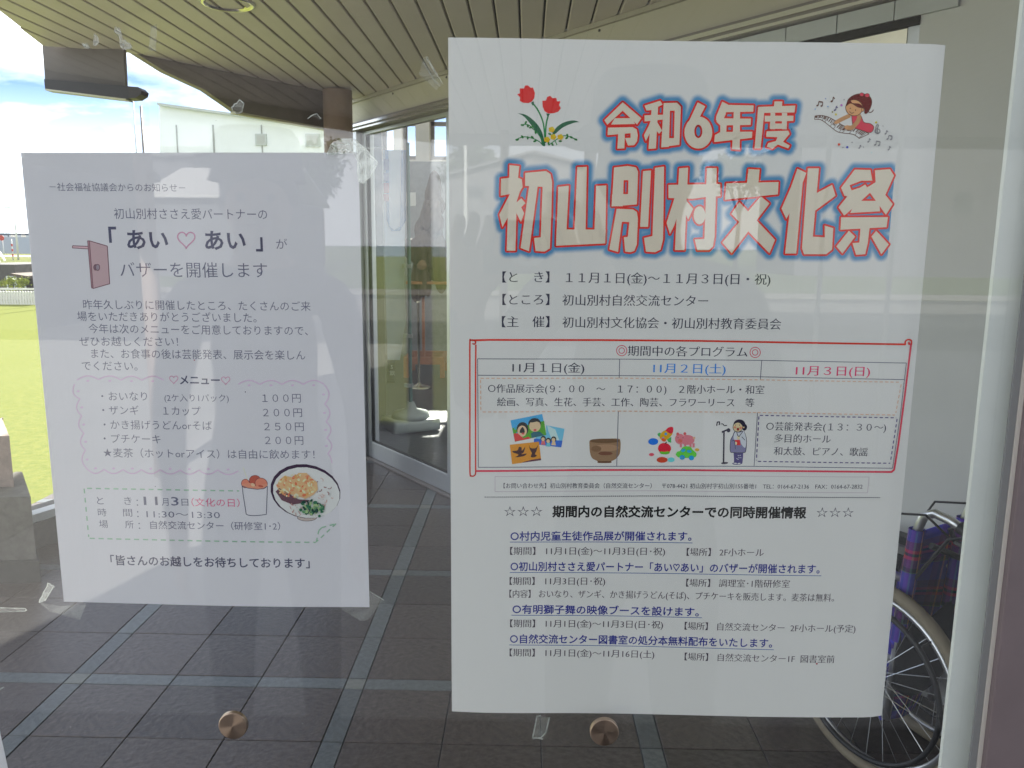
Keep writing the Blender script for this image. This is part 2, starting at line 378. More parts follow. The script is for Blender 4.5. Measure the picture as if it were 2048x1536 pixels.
# hanging box header at the notch
hb = thing('hanging_header', 'dark square bronze box with rounded bottom rail hanging from the soffit corner', 'header box')
pts = [ony(x, y, 4.2) for x, y in ((84, 84), (246, 84), (250, 172), (90, 160))]
bm = bmesh.new(); prism(bm, [tuple(p) for p in pts], (0, 0.03, 0)); obj('box_panel', bm, mat('box_bronze', (0.12, 0.108, 0.10), .5, noise=.1), hb)
pts = [ony(x, y, 4.18) for x, y in ((88, 158), (252, 172), (276, 174), (283, 181), (281, 189), (270, 196), (255, 197), (90, 178))]
bm = bmesh.new(); prism(bm, [tuple(p) for p in pts], (0, 0.08, 0)); obj('bottom_rail', bm, mat('black_rail', (0.035, 0.033, 0.034), 0.4), hb)
pts = [ony(x, y, 4.175) for x, y in ((90, 177.5), (252, 197.5), (252, 200), (90, 180.5))]
bm = bmesh.new(); prism(bm, [tuple(p) for p in pts], (0, 0.07, 0)); obj('pale_strip', bm, MATS['pale_trim'], hb)

# round column
bm = bmesh.new(); pc = (-1.185, 5.20); lathe(bm, [(0, 0), (0.089, 0), (0.089, 2.41), (0, 2.41)], 40, (pc[0], pc[1], 0))
o = obj('round_column', bm, mat('column_brown', (0.42, 0.31, 0.26), rough=0.6, noise=0.1, nscale=12, bump=0.2), smooth=False)
for p in o.data.polygons: p.use_smooth = abs(p.normal.z) < 0.5
tag(o, 'round brown column under the slatted soffit beside the sliding door', 'column')

# ------------------------------------------------------------------ entrance front: wall over the door, white wall, sliding doors
ef = front_thing('entrance_front', 'beige and white painted wall over and beside the sliding doors', 'wall')
SL, SR, SW = -5.06, -1.335, 1.35
boxo('lintel_wall', SL-0.35, SR, 0.0, 0.12, HEAD+0.02, CEIL+0.01, M_beige, ef)
boxo('white_wall', SR, SW, 0.0, 0.12, 0.0, CEIL+0.01, M_wall, ef)
boxo('end_wall', SL-0.35, SL-0.08, 0.0, 0.12, 0.0, HEAD+0.02, mat('dark_stone_wall', (0.13, 0.12, 0.105), 0.7, noise=0.2, nscale=15), ef)
boxo('ceiling_trim', SL-0.3, SW, -0.018, 0.0, CEIL-0.022, CEIL-0.002, mat('trim_paint', (0.38, 0.36, 0.30), 0.6), ef)
boxo('skirting', SR, SW, -0.012, 0.0, 0.0, 0.08, M_bronze, ef)
for i, ss in enumerate(np.arange(-4.6, 0.6, 0.62)):
    bm = bmesh.new(); lathe(bm, [(0.0, 0.0), (0.006, 0.0), (0.006, 0.003), (0, 0.004)], 8); q = obj('screw', bm, M_dark, ef); q.rotation_euler = (pi/2, 0, 0); q.location = (ss, -0.001, CEIL-0.035)
sd_ = front_thing('sliding_door', 'aluminium framed glass sliding doors into the lobby under a dark head rail', 'door')
boxo('head_rail', SL-0.08, SR, -0.04, 0.10, HEAD-0.035, HEAD+0.018, M_bronze, sd_)
boxo('head_track', SL-0.08, SR, -0.055, -0.041, HEAD-0.012, HEAD+0.004, mat('polished_strip', (0.75, 0.74, 0.68), 0.25, metal=0.9), sd_)
boxo('head_track', SL-0.08, SR, -0.05, -0.041, HEAD-0.032, HEAD-0.022, MATS['polished_strip'], sd_)
for i, ss in enumerate(np.arange(-2.55, -1.4, 0.19)):
    boxo('track_panel', ss, ss+0.186, -0.012, 0.0, HEAD-0.092, HEAD-0.037, M_palealu, sd_)
boxo('track_slot', -2.56, SR, -0.006, 0.02, HEAD-0.115, HEAD-0.0925, M_dark, sd_)
def panel(sa, sb, d, lab=None):
    fr = bmesh.new(); zt = HEAD-0.037; st = 0.042
    box(fr, sa, sa+st, d, d+0.045, 0.012, zt, 0.003); box(fr, sb-st, sb, d, d+0.045, 0.012, zt, 0.003)
    box(fr, sa+st, sb-st, d+0.002, d+0.043, 0.012, 0.125, 0.003); box(fr, sa+st, sb-st, d+0.002, d+0.043, zt-0.022, zt, 0.003)
    f = obj('door_frame', fr, M_alu, sd_)
    g = bmesh.new(); box(g, sa+st, sa+st+0.008, d+0.012, d+0.033, 0.125, zt-0.022); box(g, sb-st-0.008, sb-st, d+0.012, d+0.033, 0.125, zt-0.022)
    box(g, sa+st+0.008, sb-st-0.008, d+0.012, d+0.033, 0.125, 0.131); obj('gasket', g, M_rubber, f)
    p = boxo('pane', sa+st+0.008, sb-st-0.008, d+0.019, d+0.027, 0.131, zt-0.022, M_glass2, f)
panel(-5.06, -3.965, 0.01); panel(-3.99, -2.66, 0.065); panel(-2.66, SR, 0.01)
boxo('floor_track', SL-0.06, SR, -0.02, 0.11, 0.001, 0.010, M_bronze, sd_)
boxo('side_post', SL-0.075, SL-0.005, -0.03, 0.1, 0.0, HEAD-0.036, M_alu, sd_)

# low glazed side kerb with white sill, left
k0 = thing('side_kerb', 'low dark kerb with a white sunlit sill between lawn and tiled floor', 'kerb')
q0, q1 = onz(40, 1040, 0.17), onz(104, 1020, 0.17); dq = (q1-q0)/np.linalg.norm(q1-q0); nq = np.array([-dq[1], dq[0], 0]); q1 = q0+dq*1.75
def kbox(name, a, b, off0, off1, z0, z1, m, par):
    bm = bmesh.new(); P = [a+nq*off0, b+nq*off0, b+nq*off1, a+nq*off1]; prism(bm, [(p[0], p[1], z0) for p in P], (0, 0, z1-z0)); return obj(name, bm, m, par)
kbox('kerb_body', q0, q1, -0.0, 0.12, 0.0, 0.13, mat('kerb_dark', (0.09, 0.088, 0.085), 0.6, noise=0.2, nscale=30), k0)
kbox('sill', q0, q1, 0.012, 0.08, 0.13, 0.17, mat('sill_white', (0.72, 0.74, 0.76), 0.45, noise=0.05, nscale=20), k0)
kbox('gravel_strip', q0, q1, 0.081, 0.16, 0.13, 0.165, mat('granite_edge', (0.16, 0.16, 0.16), 0.8, noise=0.6, nscale=250), k0)
# stone pier, left
pr = thing('stone_pier', 'two stacked brown and grey stone blocks at the left edge before the lawn', 'stone pier')
pts = [ony(x, 1000, 3.30)[:2] for x in (-90, 50)]
bm = bmesh.new(); a, b = pts
prism(bm, [(a[0], 3.30, 0.03), (b[0], 3.34, 0.03), (b[0]*3.72/3.34-.03, 3.72, 0.03), (a[0], 3.72, 0.03)], (0, 0, 0.355))
M_st = mat('pier_stone', (0.12, 0.115, 0.10), 0.75, noise=0.3, nscale=25, bump=0.4, bscale=60)
obj('lower_block', bm, M_st, pr)
bm = bmesh.new(); a2 = ony(-90, 900, 3.5)[:2]; b2 = ony(30, 900, 3.5)[:2]
prism(bm, [(a2[0], 3.45, 0.386), (b2[0], 3.47, 0.386), (b2[0]*3.85/3.47-.03, 3.85, 0.386), (a2[0], 3.85, 0.386)], (0, 0, 0.235)); obj('upper_block', bm, mat('pier_brown', (0.27, 0.205, 0.175), 0.8, noise=0.25, nscale=25, bump=0.4, bscale=60), pr)
bm = bmesh.new(); prism(bm, [(a[0], 3.28, 0.0), (b[0]+0.025, 3.32, 0.0), (b[0]*3.75/3.32, 3.75, 0.0), (a[0], 3.75, 0.0)], (0, 0, 0.10)); obj('plinth', bm, mat('plinth_dark', (0.06, 0.058, 0.052), 0.7, noise=0.2, nscale=20), pr)

# downlight
dl = thing('downlight', 'round chrome recessed downlight in the slatted soffit', 'ceiling light', tuple(onz(455, 6, CEIL)))
bm = bmesh.new(); lathe(bm, [(0.104, 0.0), (0.104, -0.006), (0.096, -0.009), (0.088, -0.006), (0.075, 0.05), (0.055, 0.09), (0.0, 0.10)], 40); obj('reflector', bm, mat('chrome', (0.85, 0.83, 0.7), 0.12, metal=1.0), dl, smooth=True)
bm = bmesh.new(); lathe(bm, [(0.108, 0.0), (0.108, -0.004), (0.100, -0.005), (0.100, 0.0)], 40); obj('trim_ring', bm, mat('ring_white', (0.6, 0.6, 0.55), 0.4), dl)
# ------------------------------------------------------------------ front glazing
gw = thing('front_glazing', 'large clear front glass pane with brushed fixing caps, taped papers on its inner side', 'glass screen')
GI, GO = GD-0.0014, GD-0.0074                   # inner and outer faces
boxo('pane', -1.24, 0.3012, GO, GI, 0.06, 2.40, M_glass, gw)
ST0, ST1 = 0.2837, 0.3020
def vx(x0, x1, y0, y1, m, name, par=gw, z0=0.0, z1=2.42, bev=0.0): return boxo(name, x0, x1, y0, y1, z0, z1, m, par, bev)
stm = mat('pale_stile', (0.78, 0.80, 0.79), rough=0.5, noise=0.05, nscale=18)
vx(0.2829, 0.3030, GI+0.0004, GI+0.004, stm, 'stile')
vx(0.2968, 0.3012, GO-0.0020, GO-0.0001, mat('grey_gasket', (0.20, 0.205, 0.205), 0.7), 'gasket')
vx(0.345, 0.60, GI+0.0005, GD+0.045, M_mauve, 'jamb_back')
vx(0.3013, 0.3036, GO-0.0032, GI, mat('pale_lip', (0.55, 0.52, 0.47), 0.5), 'glazing_bead')
vx(0.3037, 0.62, GO-0.0075, GI, M_mauve, 'jamb', bev=0.0015)
boxo('bottom_rail', -1.24, 0.2835, GO-0.012, GI+0.02, 0.0, 0.058, M_mauve, gw)
boxo('top_rail', -1.24, 0.2835, GO-0.012, GI+0.02, 2.385, 2.419, M_mauve, gw)
boxo('left_stile', -1.30, -1.2405, GO-0.012, GI+0.02, 0.0, 2.419, M_mauve, gw)
M_cap = mat('brushed_cap', (0.46, 0.35, 0.27), rough=0.30, metal=1.0, aniso=0.85, noise=0.12, nscale=40)
for px, py in ((465, 1453), (1209, 1466)):
    q = ony(px, py, GO-0.0035)
    bm = bmesh.new(); lathe(bm, [(0.0, 0.00235), (0.0004, 0.00234), (0.0090, 0.0021), (0.0094, 0.0019), (0.0096, 0.0014), (0.0096, -0.0012), (0.0, -0.0012)], 64)
    cpo = obj('fixing_cap', bm, M_cap, gw); cpo.location = (q[0], GO-0.0014, q[2]); cpo.rotation_euler = (pi/2, 0, 0)
# outer wall beside the glazing
fw_ = thing('facade_pier', 'mauve brown metal clad pier beside the front glass', 'wall')
boxo('cladding', 0.6205, 2.9, GO-0.03, GD+0.12, 0.0, 2.41, M_mauve, fw_)

# ------------------------------------------------------------------ papers
def gp(x, y):
    d = ray(x, y); t = GD/d[1]; return np.array([d[0]*t, 1.47+d[2]*t])
class Paper:
    def __init__(s, name, label, corners, amp, wave, m):
        s.c = [gp(*q) for q in corners]; s.wave = wave; s.amp = amp
        s.o = None; n = 44; k = 60
        vs, fs = [], []
        TL, TR, BR, BL = s.c
        for j in range(k+1):
            for i in range(n+1):
                u, v = i/n, j/k
                p = (TL*(1-u)+TR*u)*(1-v)+(BL*(1-u)+BR*u)*v
                vs.append((p[0], GD+s.wave(u, v), p[1]))
        for j in range(k):
            for i in range(n):
                a = j*(n+1)+i; fs.append((a, a+1, a+n+2, a+n+1))
        me = bpy.data.meshes.new(name); me.from_pydata(vs, [], fs)
        s.o = obj(name, me, m, smooth=True); tag(s.o, label, 'poster')
        sm = s.o.modifiers.new('thickness', 'SOLIDIFY'); sm.thickness = 0.0002; sm.offset = 1.0; sm.use_rim = False
        Mx = np.stack([TR-TL, BL-TL], 1); s.inv = np.linalg.inv(Mx); s.TL = TL; s.layer = 0
        s.up = (TL-BL)/np.linalg.norm(TL-BL)
    def y(s, x, z):
        u, v = (s.inv@(np.array([x, z]) - s.TL)) if np.isscalar(x) else (s.inv@(np.stack([x, z])-s.TL[:, None]))
        return GD + s.wave(np.clip(u, 0, 1), np.clip(v, 0, 1))
    def add(s, name, P2, faces, m, lay=1.0, jit=0.0, label=None):
        P2 = np.asarray(P2, float).reshape(-1, 2); src = None
        if len(P2) < 3000:
            el_ = max((np.hypot(*(P2[f[i]]-P2[f[i-1]])) for f in faces for i in range(len(f))), default=0)
            if el_ > 0.007:
                bm = bmesh.new(); ly = bm.verts.layers.float.new('j'); vv = [bm.verts.new((p[0], p[1], 0)) for p in P2]
                for i, v in enumerate(vv): v[ly] = jit[i] if np.ndim(jit) else 0.0
                fl_ = bm.faces.layers.int.new('s')
                for k, f in enumerate(faces):
                    try: q = bm.faces.new([vv[i] for i in f]); q[fl_] = k
                    except ValueError: pass
                bmesh.ops.triangulate(bm, faces=bm.faces)
                for _ in range(5):
                    es = [e for e in bm.edges if e.calc_length() > 0.006]
                    if not es: break
                    bmesh.ops.subdivide_edges(bm, edges=es, cuts=1); bmesh.ops.triangulate(bm, faces=bm.faces)
                bm.verts.index_update(); P2 = np.array([v.co[:2] for v in bm.verts]); jit = np.array([v[ly] for v in bm.verts]); faces = [[v.index for v in f.verts] for f in bm.faces]; src = [f[fl_] for f in bm.faces]; bm.free()
        yy = s.y(P2[:, 0], P2[:, 1]) - 0.00003*lay - (jit if np.ndim(jit) else 0)
        V = np.stack([P2[:, 0], yy, P2[:, 1]], 1)
        me = bpy.data.meshes.new(name); me.from_pydata(V.tolist(), [], faces)
        o = obj(name, me, m, s.o)
        if label: o['label'] = label
        s.src = src
        return o
TXT = {}
def text_mesh(t, bold=0.0, mincho=0.0):
    c = bpy.data.curves.new('t', 'FONT'); c.body = t; c.size = 1; c.resolution_u = 2; c.fill_mode = 'FRONT'
    o = bpy.data.objects.new('t', c); C.objects.link(o)
    me = bpy.data.meshes.new_from_object(o.evaluated_get(bpy.context.evaluated_depsgraph_get()))
    bm = bmesh.new(); bm.from_mesh(me); bmesh.ops.remove_doubles(bm, verts=bm.verts, dist=1e-5)
    if bold or mincho:
        off = {}
        for e in bm.edges:
            if len(e.link_faces) == 1:
                f = e.link_faces[0]; a, b = e.verts; d = (b.co-a.co)
                nn = Vector((d.y, -d.x, 0)); 
                if nn.length < 1e-9: continue
                nn.normalize()
                if (f.calc_center_median()-a.co).dot(nn) > 0: nn = -nn
                for v in (a, b): off.setdefault(v, []).append(nn)
        mv = {}
        for v, ns in off.items():
            s_ = sum(ns, Vector())/len(ns); l2 = max(s_.length_squared, 0.3)
            q = s_/l2; mv[v] = (q.x*(bold + mincho*0.35), q.y*(bold - mincho))
        for v, (dx, dy) in mv.items(): v.co.x += dx; v.co.y += dy
    vs = np.array([v.co[:2] for v in bm.verts]); bm.verts.index_update(); fs = [[v.index for v in f.verts] for f in bm.faces]
    bm.free(); bpy.data.objects.remove(o); bpy.data.curves.remove(c); bpy.data.meshes.remove(me)
    return vs, fs
def line(pp, t, x0, y0, x1, y1, em, col, bold=0.0, mincho=0.0, name='text_line'):
    vs, fs = text_mesh(t, bold, mincho)
    A, B = gp(x0, y0), gp(x1, y1); d = B-A; Ln = np.linalg.norm(d); e = d/Ln
    px = np.linalg.norm(gp(x0+1, y0)-A); vsz = em*px
    mn, mxx = vs[:, 0].min(), vs[:, 0].max()
    u = (vs[:, 0]-mn)/(mxx-mn)*Ln; v = (vs[:, 1]-0.38)*vsz
    P2 = A+u[:, None]*e+v[:, None]*pp.up
    return pp.add(name, P2, fs, col, 2)
def strokes(pl, wd, closed=False, seg=6):       # ribbon polygons for a 2-D polyline (world paper coordinates)
    V, Fc = [], []
    n = len(pl); m_ = n if closed else n-1
    for i in range(m_):
        a, b = np.array(pl[i]), np.array(pl[(i+1) % n]); d = b-a; l = np.linalg.norm(d)
        if l < 1e-9: continue
        d = d/l; q = np.array([-d[1], d[0]])*wd/2; k = len(V)
        V += [a-q, b-q, b+q, a+q]; Fc.append([k, k+1, k+2, k+3])
    for i, p in enumerate(pl):
        if not closed and i in (0, n-1): continue
        k = len(V); V += [np.array(p)+wd/2*np.array([cos(2*pi*j/seg), sin(2*pi*j/seg)]) for j in range(seg)]; Fc.append(list(range(k, k+seg)))
    return V, Fc
class Art:                                     # collects printed shapes of one colour set in a source frame
    def __init__(s, pp, ox, oy, sc_): s.pp, s.ox, s.oy, s.s = pp, ox, oy, sc_; s.items = {}; s.order = 0
    def P(s, pts): return [gp(s.ox+x/s.s, s.oy+y/s.s) for x, y in pts]
    def _add(s, V, Fc, col):
        V0, F0, J = s.items.setdefault(col, ([], [], [])); k = len(V0); s.order += 1
        V0 += list(V); F0 += [[i+k for i in f] for f in Fc]; J += [s.order*2.5e-6]*len(V)
    def poly(s, pts, col, ol=None, ow=1.0):
        P = s.P(pts); tr = tessellate_polygon([[Vector((p[0], p[1], 0)) for p in P]])
        s._add(P, [list(t) for t in tr], col)
        if ol: s.line(list(pts)+[pts[0]], ol, ow)
        return s
    def ell(s, cx, cy, rx, ry, col, rot=0, ol=None, ow=1.0, n=22):
        c, q = cos(radians(rot)), sin(radians(rot))
        return s.poly([(cx+rx*cos(2*pi*k/n)*c-ry*sin(2*pi*k/n)*q, cy+rx*cos(2*pi*k/n)*q+ry*sin(2*pi*k/n)*c) for k in range(n)], col, ol, ow)
    def line(s, pts, col, wpx, closed=False):
        pts = list(pts); q_ = []
        for (xa_, ya_), (xb_, yb_) in zip(pts, pts[1:]+(pts[:1] if closed else [])):
            nn_ = max(1, int(sqrt((xb_-xa_)**2+(yb_-ya_)**2)/s.s/9)); q_ += [(xa_+(xb_-xa_)*k/nn_, ya_+(yb_-ya_)*k/nn_) for k in range(nn_)]
        if not closed: q_.append(pts[-1])
        P = s.P(q_); V, Fc = strokes(P, wpx*1.25*0.00031, closed); s._add(V, Fc, col); return s
    def smooth(s, pts, n=6):
        out = []
        for i in range(len(pts)-1):
            p0, p1, p2, p3 = pts[max(i-1, 0)], pts[i], pts[i+1], pts[min(i+2, len(pts)-1)]
            for k in range(n):
                t = k/n; out.append(tuple(0.5*((2*p1[j])+(-p0[j]+p2[j])*t+(2*p0[j]-5*p1[j]+4*p2[j]-p3[j])*t*t+(-p0[j]+3*p1[j]-3*p2[j]+p3[j])*t**3) for j in (0, 1)))
        return out+[pts[-1]]
    def dash(s, pts, col, wpx, on, off):
        P = [np.array(p, float) for p in pts]; acc = 0.0
        for a, b in zip(P, P[1:]):
            l = np.linalg.norm(b-a); d = (b-a)/l; t = -acc % (on+off)
            t = 0.0
            while t < l:
                s.line([tuple(a+d*t), tuple(a+d*min(l, t+on))], col, wpx); t += on+off
        return s
    def done(s, name, lay=2, label=None):
        V, Fc, J, mats, mi = [], [], [], [], []
        for ci, (col, (v, f, j)) in enumerate(s.items.items()):
            k = len(V); V += v; Fc += [[i+k for i in q] for q in f]; J += j; mats.append(col); mi += [ci]*len(f)
        o = s.pp.add(name, V, Fc, mats, lay, np.array(J), label); mi = mi if s.pp.src is None else [mi[q] for q in s.pp.src]; o.data.polygons.foreach_set('material_index', mi); return o

def wave_l(u, v): return 0.0003+0.0017*(0.5+0.5*np.sin(u*6.2+0.4+v*0.6))*(0.4+0.6*v) + 0.0009*np.clip(1-u*5, 0, 1)*v
def wave_r(u, v): return 0.0003+0.0020*(0.5-0.5*np.cos(u*7.5+0.5*v))*(0.25+np.abs(v-0.45)*1.3) + 0.0022*np.clip(1-u*6, 0, 1)**2*(0.4+0.6*v) + 0.0022*np.clip((u-0.955)*22, 0, 1)**2
M_paper_l = mat('paper_bluish_white', (0.77, 0.75, 0.81), rough=0.8, spec=0.2, noise=0.02, nscale=8, bump=0.35, bscale=26, stretch=(1, 1, 0.22))
M_paper_r = mat('paper_white', (0.81, 0.795, 0.785), rough=0.8, spec=0.2, noise=0.02, nscale=8, bump=0.35, bscale=26, stretch=(1, 1, 0.22))
LP = Paper('bazaar_notice', 'smaller white notice with pink scalloped menu frame and noodle bowl picture', [(40, 305), (716, 305), (738, 1217), (123, 1207)], 0, wave_l, M_paper_l)
RP = Paper('festival_poster', 'large white poster with big pink title outlined red and blue, red scroll frame', [(896, 74), (1896, 88), (1768, 1437), (903, 1427)], 0, wave_r, M_paper_r)
CP = Paper('paper_notice', 'corner of a third white paper at the lower left of the glass', [(-190, 1440), (-6, 1440), (22, 1570), (-160, 1570)], 0, lambda u, v: 0.0004+0*u, M_paper_l)

gK = ink(84, 84, 98); gK2 = ink(98, 98, 112); kK = ink(72, 72, 80); kM = ink(78, 74, 80); kB = ink(48, 48, 56)
rd = ink(205, 92, 118); nv = ink(42, 66, 116); pk = ink(208, 150, 178); gn = ink(124, 150, 132)
# ---- left notice
LT = [
 ('－社会福祉協議会からのお知らせ－', 97, 373.3, 369.6, 375.5, 17.5, 0.0), ('初山別村ささえ愛パートナーの', 226.5, 427, 534, 428.5, 23, 0.0),
 ('「', 216, 476, 232, 476, 45, .03), ('あい', 252, 479, 335, 479, 42, .026), ('あい', 409, 480.5, 491, 480.5, 42, .026), ('」', 511, 483, 525, 483, 40, .03), ('が', 552, 488, 574, 488, 22.5, 0),
 ('バザーを開催します', 238.4, 539, 534, 540.5, 33, 0), ('昨年久しぶりに開催したところ、たくさんのご来', 164, 609, 620.6, 612.7, 21, 0),
 ('場をいただきありがとうございました。', 152, 632.7, 512.5, 635.5, 21, 0), ('今年は次のメニューをご用意しておりますので、', 175, 657.3, 615, 661.7, 21, 0),
 ('ぜひお越しください！', 156, 683, 355, 683.5, 21, 0), ('また、お食事の後は芸能発表、展示会を楽しん', 180, 707.4, 610, 710.5, 21, 0), ('でください。', 161, 732, 273, 732.5, 21, 0),
 ('メニュー', 358.4, 760, 439, 760.5, 21, .026), ('・おいなり', 200, 793, 292.5, 793, 20.5, 0), ('(2ケ入り1パック)', 327.5, 796, 457, 796.3, 17, 0), ('１００円', 524, 796.3, 601, 796.3, 20.5, 0),
 ('・ザンギ', 202, 821, 275.5, 821.3, 20.5, 0), ('１カップ', 325, 822, 400.5, 822.5, 20.5, 0), ('２００円', 525.7, 825, 603.5, 825.3, 20.5, 0),
 ('・かき揚げうどんorそば', 204.6, 850, 423, 851.5, 20.5, 0), ('２５０円', 528, 853, 607, 853.5, 20.5, 0), ('・プチケーキ', 204.6, 878, 319.5, 879, 20.5, 0), ('２００円', 529.7, 880.7, 606, 881, 20.5, 0),
 ('★麦茶（ホットorアイス）は自由に飲めます！', 203.7, 906.5, 628.5, 909.5, 20.5, 0),
 ('と', 190.6, 1002.8, 204, 1002.8, 19, 0), ('き', 246, 1003, 261, 1003, 19, 0), ('：', 271, 1005.5, 274, 1005.5, 20, 0), ('11', 285.4, 1002, 313.5, 1002, 25, .01), ('月', 322, 1004.6, 335.6, 1004.6, 18, 0), ('3', 341, 1002.5, 356, 1002.5, 25, .01), ('日', 362, 1005, 375.6, 1005, 17, 0),
 ('時', 192.6, 1026.5, 210, 1026.5, 18, 0), ('間', 244, 1026.7, 262, 1026.7, 18, 0), ('：', 272, 1028.5, 275, 1028.5, 20, 0), ('11:30～13:30', 291, 1029, 439.5, 1030, 18.5, 0),
 ('場', 195, 1050, 213, 1050, 18, 0), ('所', 248, 1050.5, 265, 1050.5, 18, 0), ('：', 275, 1052, 278, 1052, 20, 0), ('自然交流センター（研修室1･2）', 298.6, 1051, 560, 1052.7, 18.5, .004),
 ('「皆さんのお越しをお待ちしております」', 218, 1122.3, 618.7, 1127.3, 22.5, .02)]
for t, x0, y0, x1, y1, em, b in LT: line(LP, t, x0, y0, x1, y1, em, gK if b >= .02 else gK2, b-0.003)
line(LP, '（文化の日）', 382, 1004.7, 479, 1006, 18.5, rd)
a = Art(LP, 0, 0, 1)
def heart(a, cx, cy, wd, col, lw):
    pts = [(cx+wd/2*(16*sin(t)**3)/16, cy-wd/2*(13*cos(t)-5*cos(2*t)-2*cos(3*t)-cos(4*t))/15.5) for t in np.linspace(0, 2*pi, 34, endpoint=False)]
    a.line(pts, col, lw, True)
rr = ink(214, 128, 150)
for hq in ((371.7, 478, 35, 2.0), (346.4, 759, 17, 1.2), (451, 760.5, 17, 1.2)):
    a = Art(LP, 0, 0, 1); heart(a, hq[0], hq[1], hq[2], rr, hq[3]); a.done('heart')
a = Art(LP, 0, 0, 1)
def scallop(a, pts, bul, dots):
    for (x0, y0), (x1, y1) in zip(pts, pts[1:]):
        dx, dy = x1-x0, y1-y0; l = sqrt(dx*dx+dy*dy); nx, ny = dy/l*bul, -dx/l*bul
        arc = [(x0+dx*t+nx*sin(pi*t), y0+dy*t+ny*sin(pi*t)) for t in np.linspace(0, 1, 11)]
        a.line(arc, pk, 1.9)
        if dots: a.ell((x0+x1)/2-nx/abs(bul)*1.8*np.sign(bul), (y0+y1)/2-ny/abs(bul)*1.8*np.sign(bul), 3.1, 2.0, pk, n=10)
scallop(a, [(151, 761), (195, 760), (240, 761), (282, 761), (326, 761)], 8, 1); a.done('scalloped_frame'); a = Art(LP, 0, 0, 1); scallop(a, [(476.5, 768.5), (519.5, 769), (563.5, 769), (605.7, 769), (648, 769)], 8, 1); a.done('scalloped_frame'); a = Art(LP, 0, 0, 1)
scallop(a, [(648, 770), (649, 808.5), (651.5, 843.7), (653, 876.7), (655, 908)], 9, 1); a.line([(655, 908), (660, 914), (663.5, 927)], pk, 1.9); a.done('scalloped_frame'); a = Art(LP, 0, 0, 1)
scallop(a, [(171, 939.5), (167.7, 901.7), (165, 868), (160.6, 833), (157, 799), (146.5, 769)], 8.5, 1)
scallop(a, [(476.5, 942), (435, 940), (397, 940.5), (359, 940.5), (319, 940), (281, 940), (244, 940), (205.5, 940), (171, 939.5)], 8.5, 1)
a.done('scalloped_frame')
a = Art(LP, 0, 0, 1); a.dash([(171, 978.5), (478, 982)], gn, 2.2, 10, 7.8); a.dash([(165, 979), (174, 1076)], gn, 2.2, 9.5, 9); a.dash([(176, 1079), (631, 1085.5)], gn, 2.2, 10.4, 7.6)
a.dash([(632, 1085), (637, 1062), (643, 1056), (671, 1048.5), (634, 1083)], gn, 2.2, 9, 7); a.done('dashed_frame')
# door picture (plain brown door)
a = Art(LP, 60, 340, 4.876); ol = ink(104, 84, 90)
a.poly([(405, 738), (560, 745), (560, 770), (403, 760)], ink(166, 140, 146), ol, 1.2)
a.poly([(552, 690), (578, 692), (608, 1155), (590, 1150)], ink(140, 112, 118), ol, 1.2); a.poly([(570, 690), (745, 742), (768, 1110), (605, 1157)], ink(152, 132, 136), ol, 1.3)
a.ell(632, 950, 20, 28, ink(110, 96, 106), ol=ol, ow=1.2); a.ell(650, 950, 20, 30, ink(128, 118, 126), ol=ol, ow=1.2); a.done('door_picture')
# cup of fried chicken
a = Art(LP, 400, 860, 5.689); lk = ink(88, 88, 100); br = ink(176, 112, 98); br2 = ink(150, 88, 80)
a.line([(478, 640), (490, 740), (525, 962)], lk, 1.3); a.line([(765, 640), (762, 740), (753, 960)], lk, 1.3); a.line(a.smooth([(525, 960), (560, 972), (640, 975), (755, 962)]), lk, 1.3)
a.line([(490, 430), (515, 500), (545, 580)], ink(214, 178, 158), 1.6)
a.ell(625, 575, 66, 58, br2, ol=ink(100, 74, 78), ow=0.8); a.ell(515, 610, 46, 50, br, ol=ink(100, 74, 78), ow=0.8); a.ell(695, 610, 72, 62, br, 20, ol=ink(100, 74, 78), ow=0.8)
a.poly([(474, 620), (560, 600), (640, 640), (765, 610), (765, 640), (720, 668), (650, 676), (540, 660), (476, 638)], ink(190, 120, 104)); a.ell(600, 625, 26, 18, ink(206, 146, 124), 30); a.ell(690, 640, 30, 12, br2, 10)
a.line([(476, 636), (540, 662), (650, 676), (720, 668), (765, 640)], lk, 1.2); a.done('cup_picture')
# noodle bowl
a = Art(LP, 400, 860, 5.689); rs = random.Random(11)
a.ell(1215, 1000, 110, 40, ink(150, 140, 136), 0, ol=ink(84, 78, 84), ow=.8)
a.ell(1197, 700, 402, 306, ink(74, 66, 76), 12); a.ell(1207, 716, 383, 286, ink(186, 172, 170), 12); a.ell(1200, 716, 360, 268, ink(206, 194, 186), 12)
for k in range(95):
    x, y = rs.gauss(1330, 110), rs.gauss(770, 100)
    if ((x-1205)/340)**2+((y-716)/250)**2 > 0.9: continue
    an = rs.uniform(0, pi); l = rs.uniform(25, 60)
    pts = [(x+l*(t-.5)*cos(an+t*1.2), y+l*(t-.5)*sin(an+t*1.2)) for t in (0, .25, .5, .75, 1)]
    a.line(pts, rs.choice([ink(222, 212, 202), ink(206, 190, 182), ink(138, 112, 112), ink(168, 142, 136)]), rs.uniform(.8, 1.8))
for k in range(60):
    x, y = rs.gauss(1130, 90), rs.gauss(900, 45)
    if ((x-1205)/340)**2+((y-716)/250)**2 > 0.95: continue
    an = rs.uniform(.6, 2); l = 40; a.line([(x, y), (x+l*cos(an), y+l*sin(an))], rs.choice([ink(226, 218, 206), ink(200, 178, 166), ink(150, 124, 120)]), 1.3)
a.poly([(860, 700), (900, 660), (1000, 720), (1120, 790), (1250, 800), (1200, 830), (1050, 850), (930, 800)], ink(96, 78, 84))
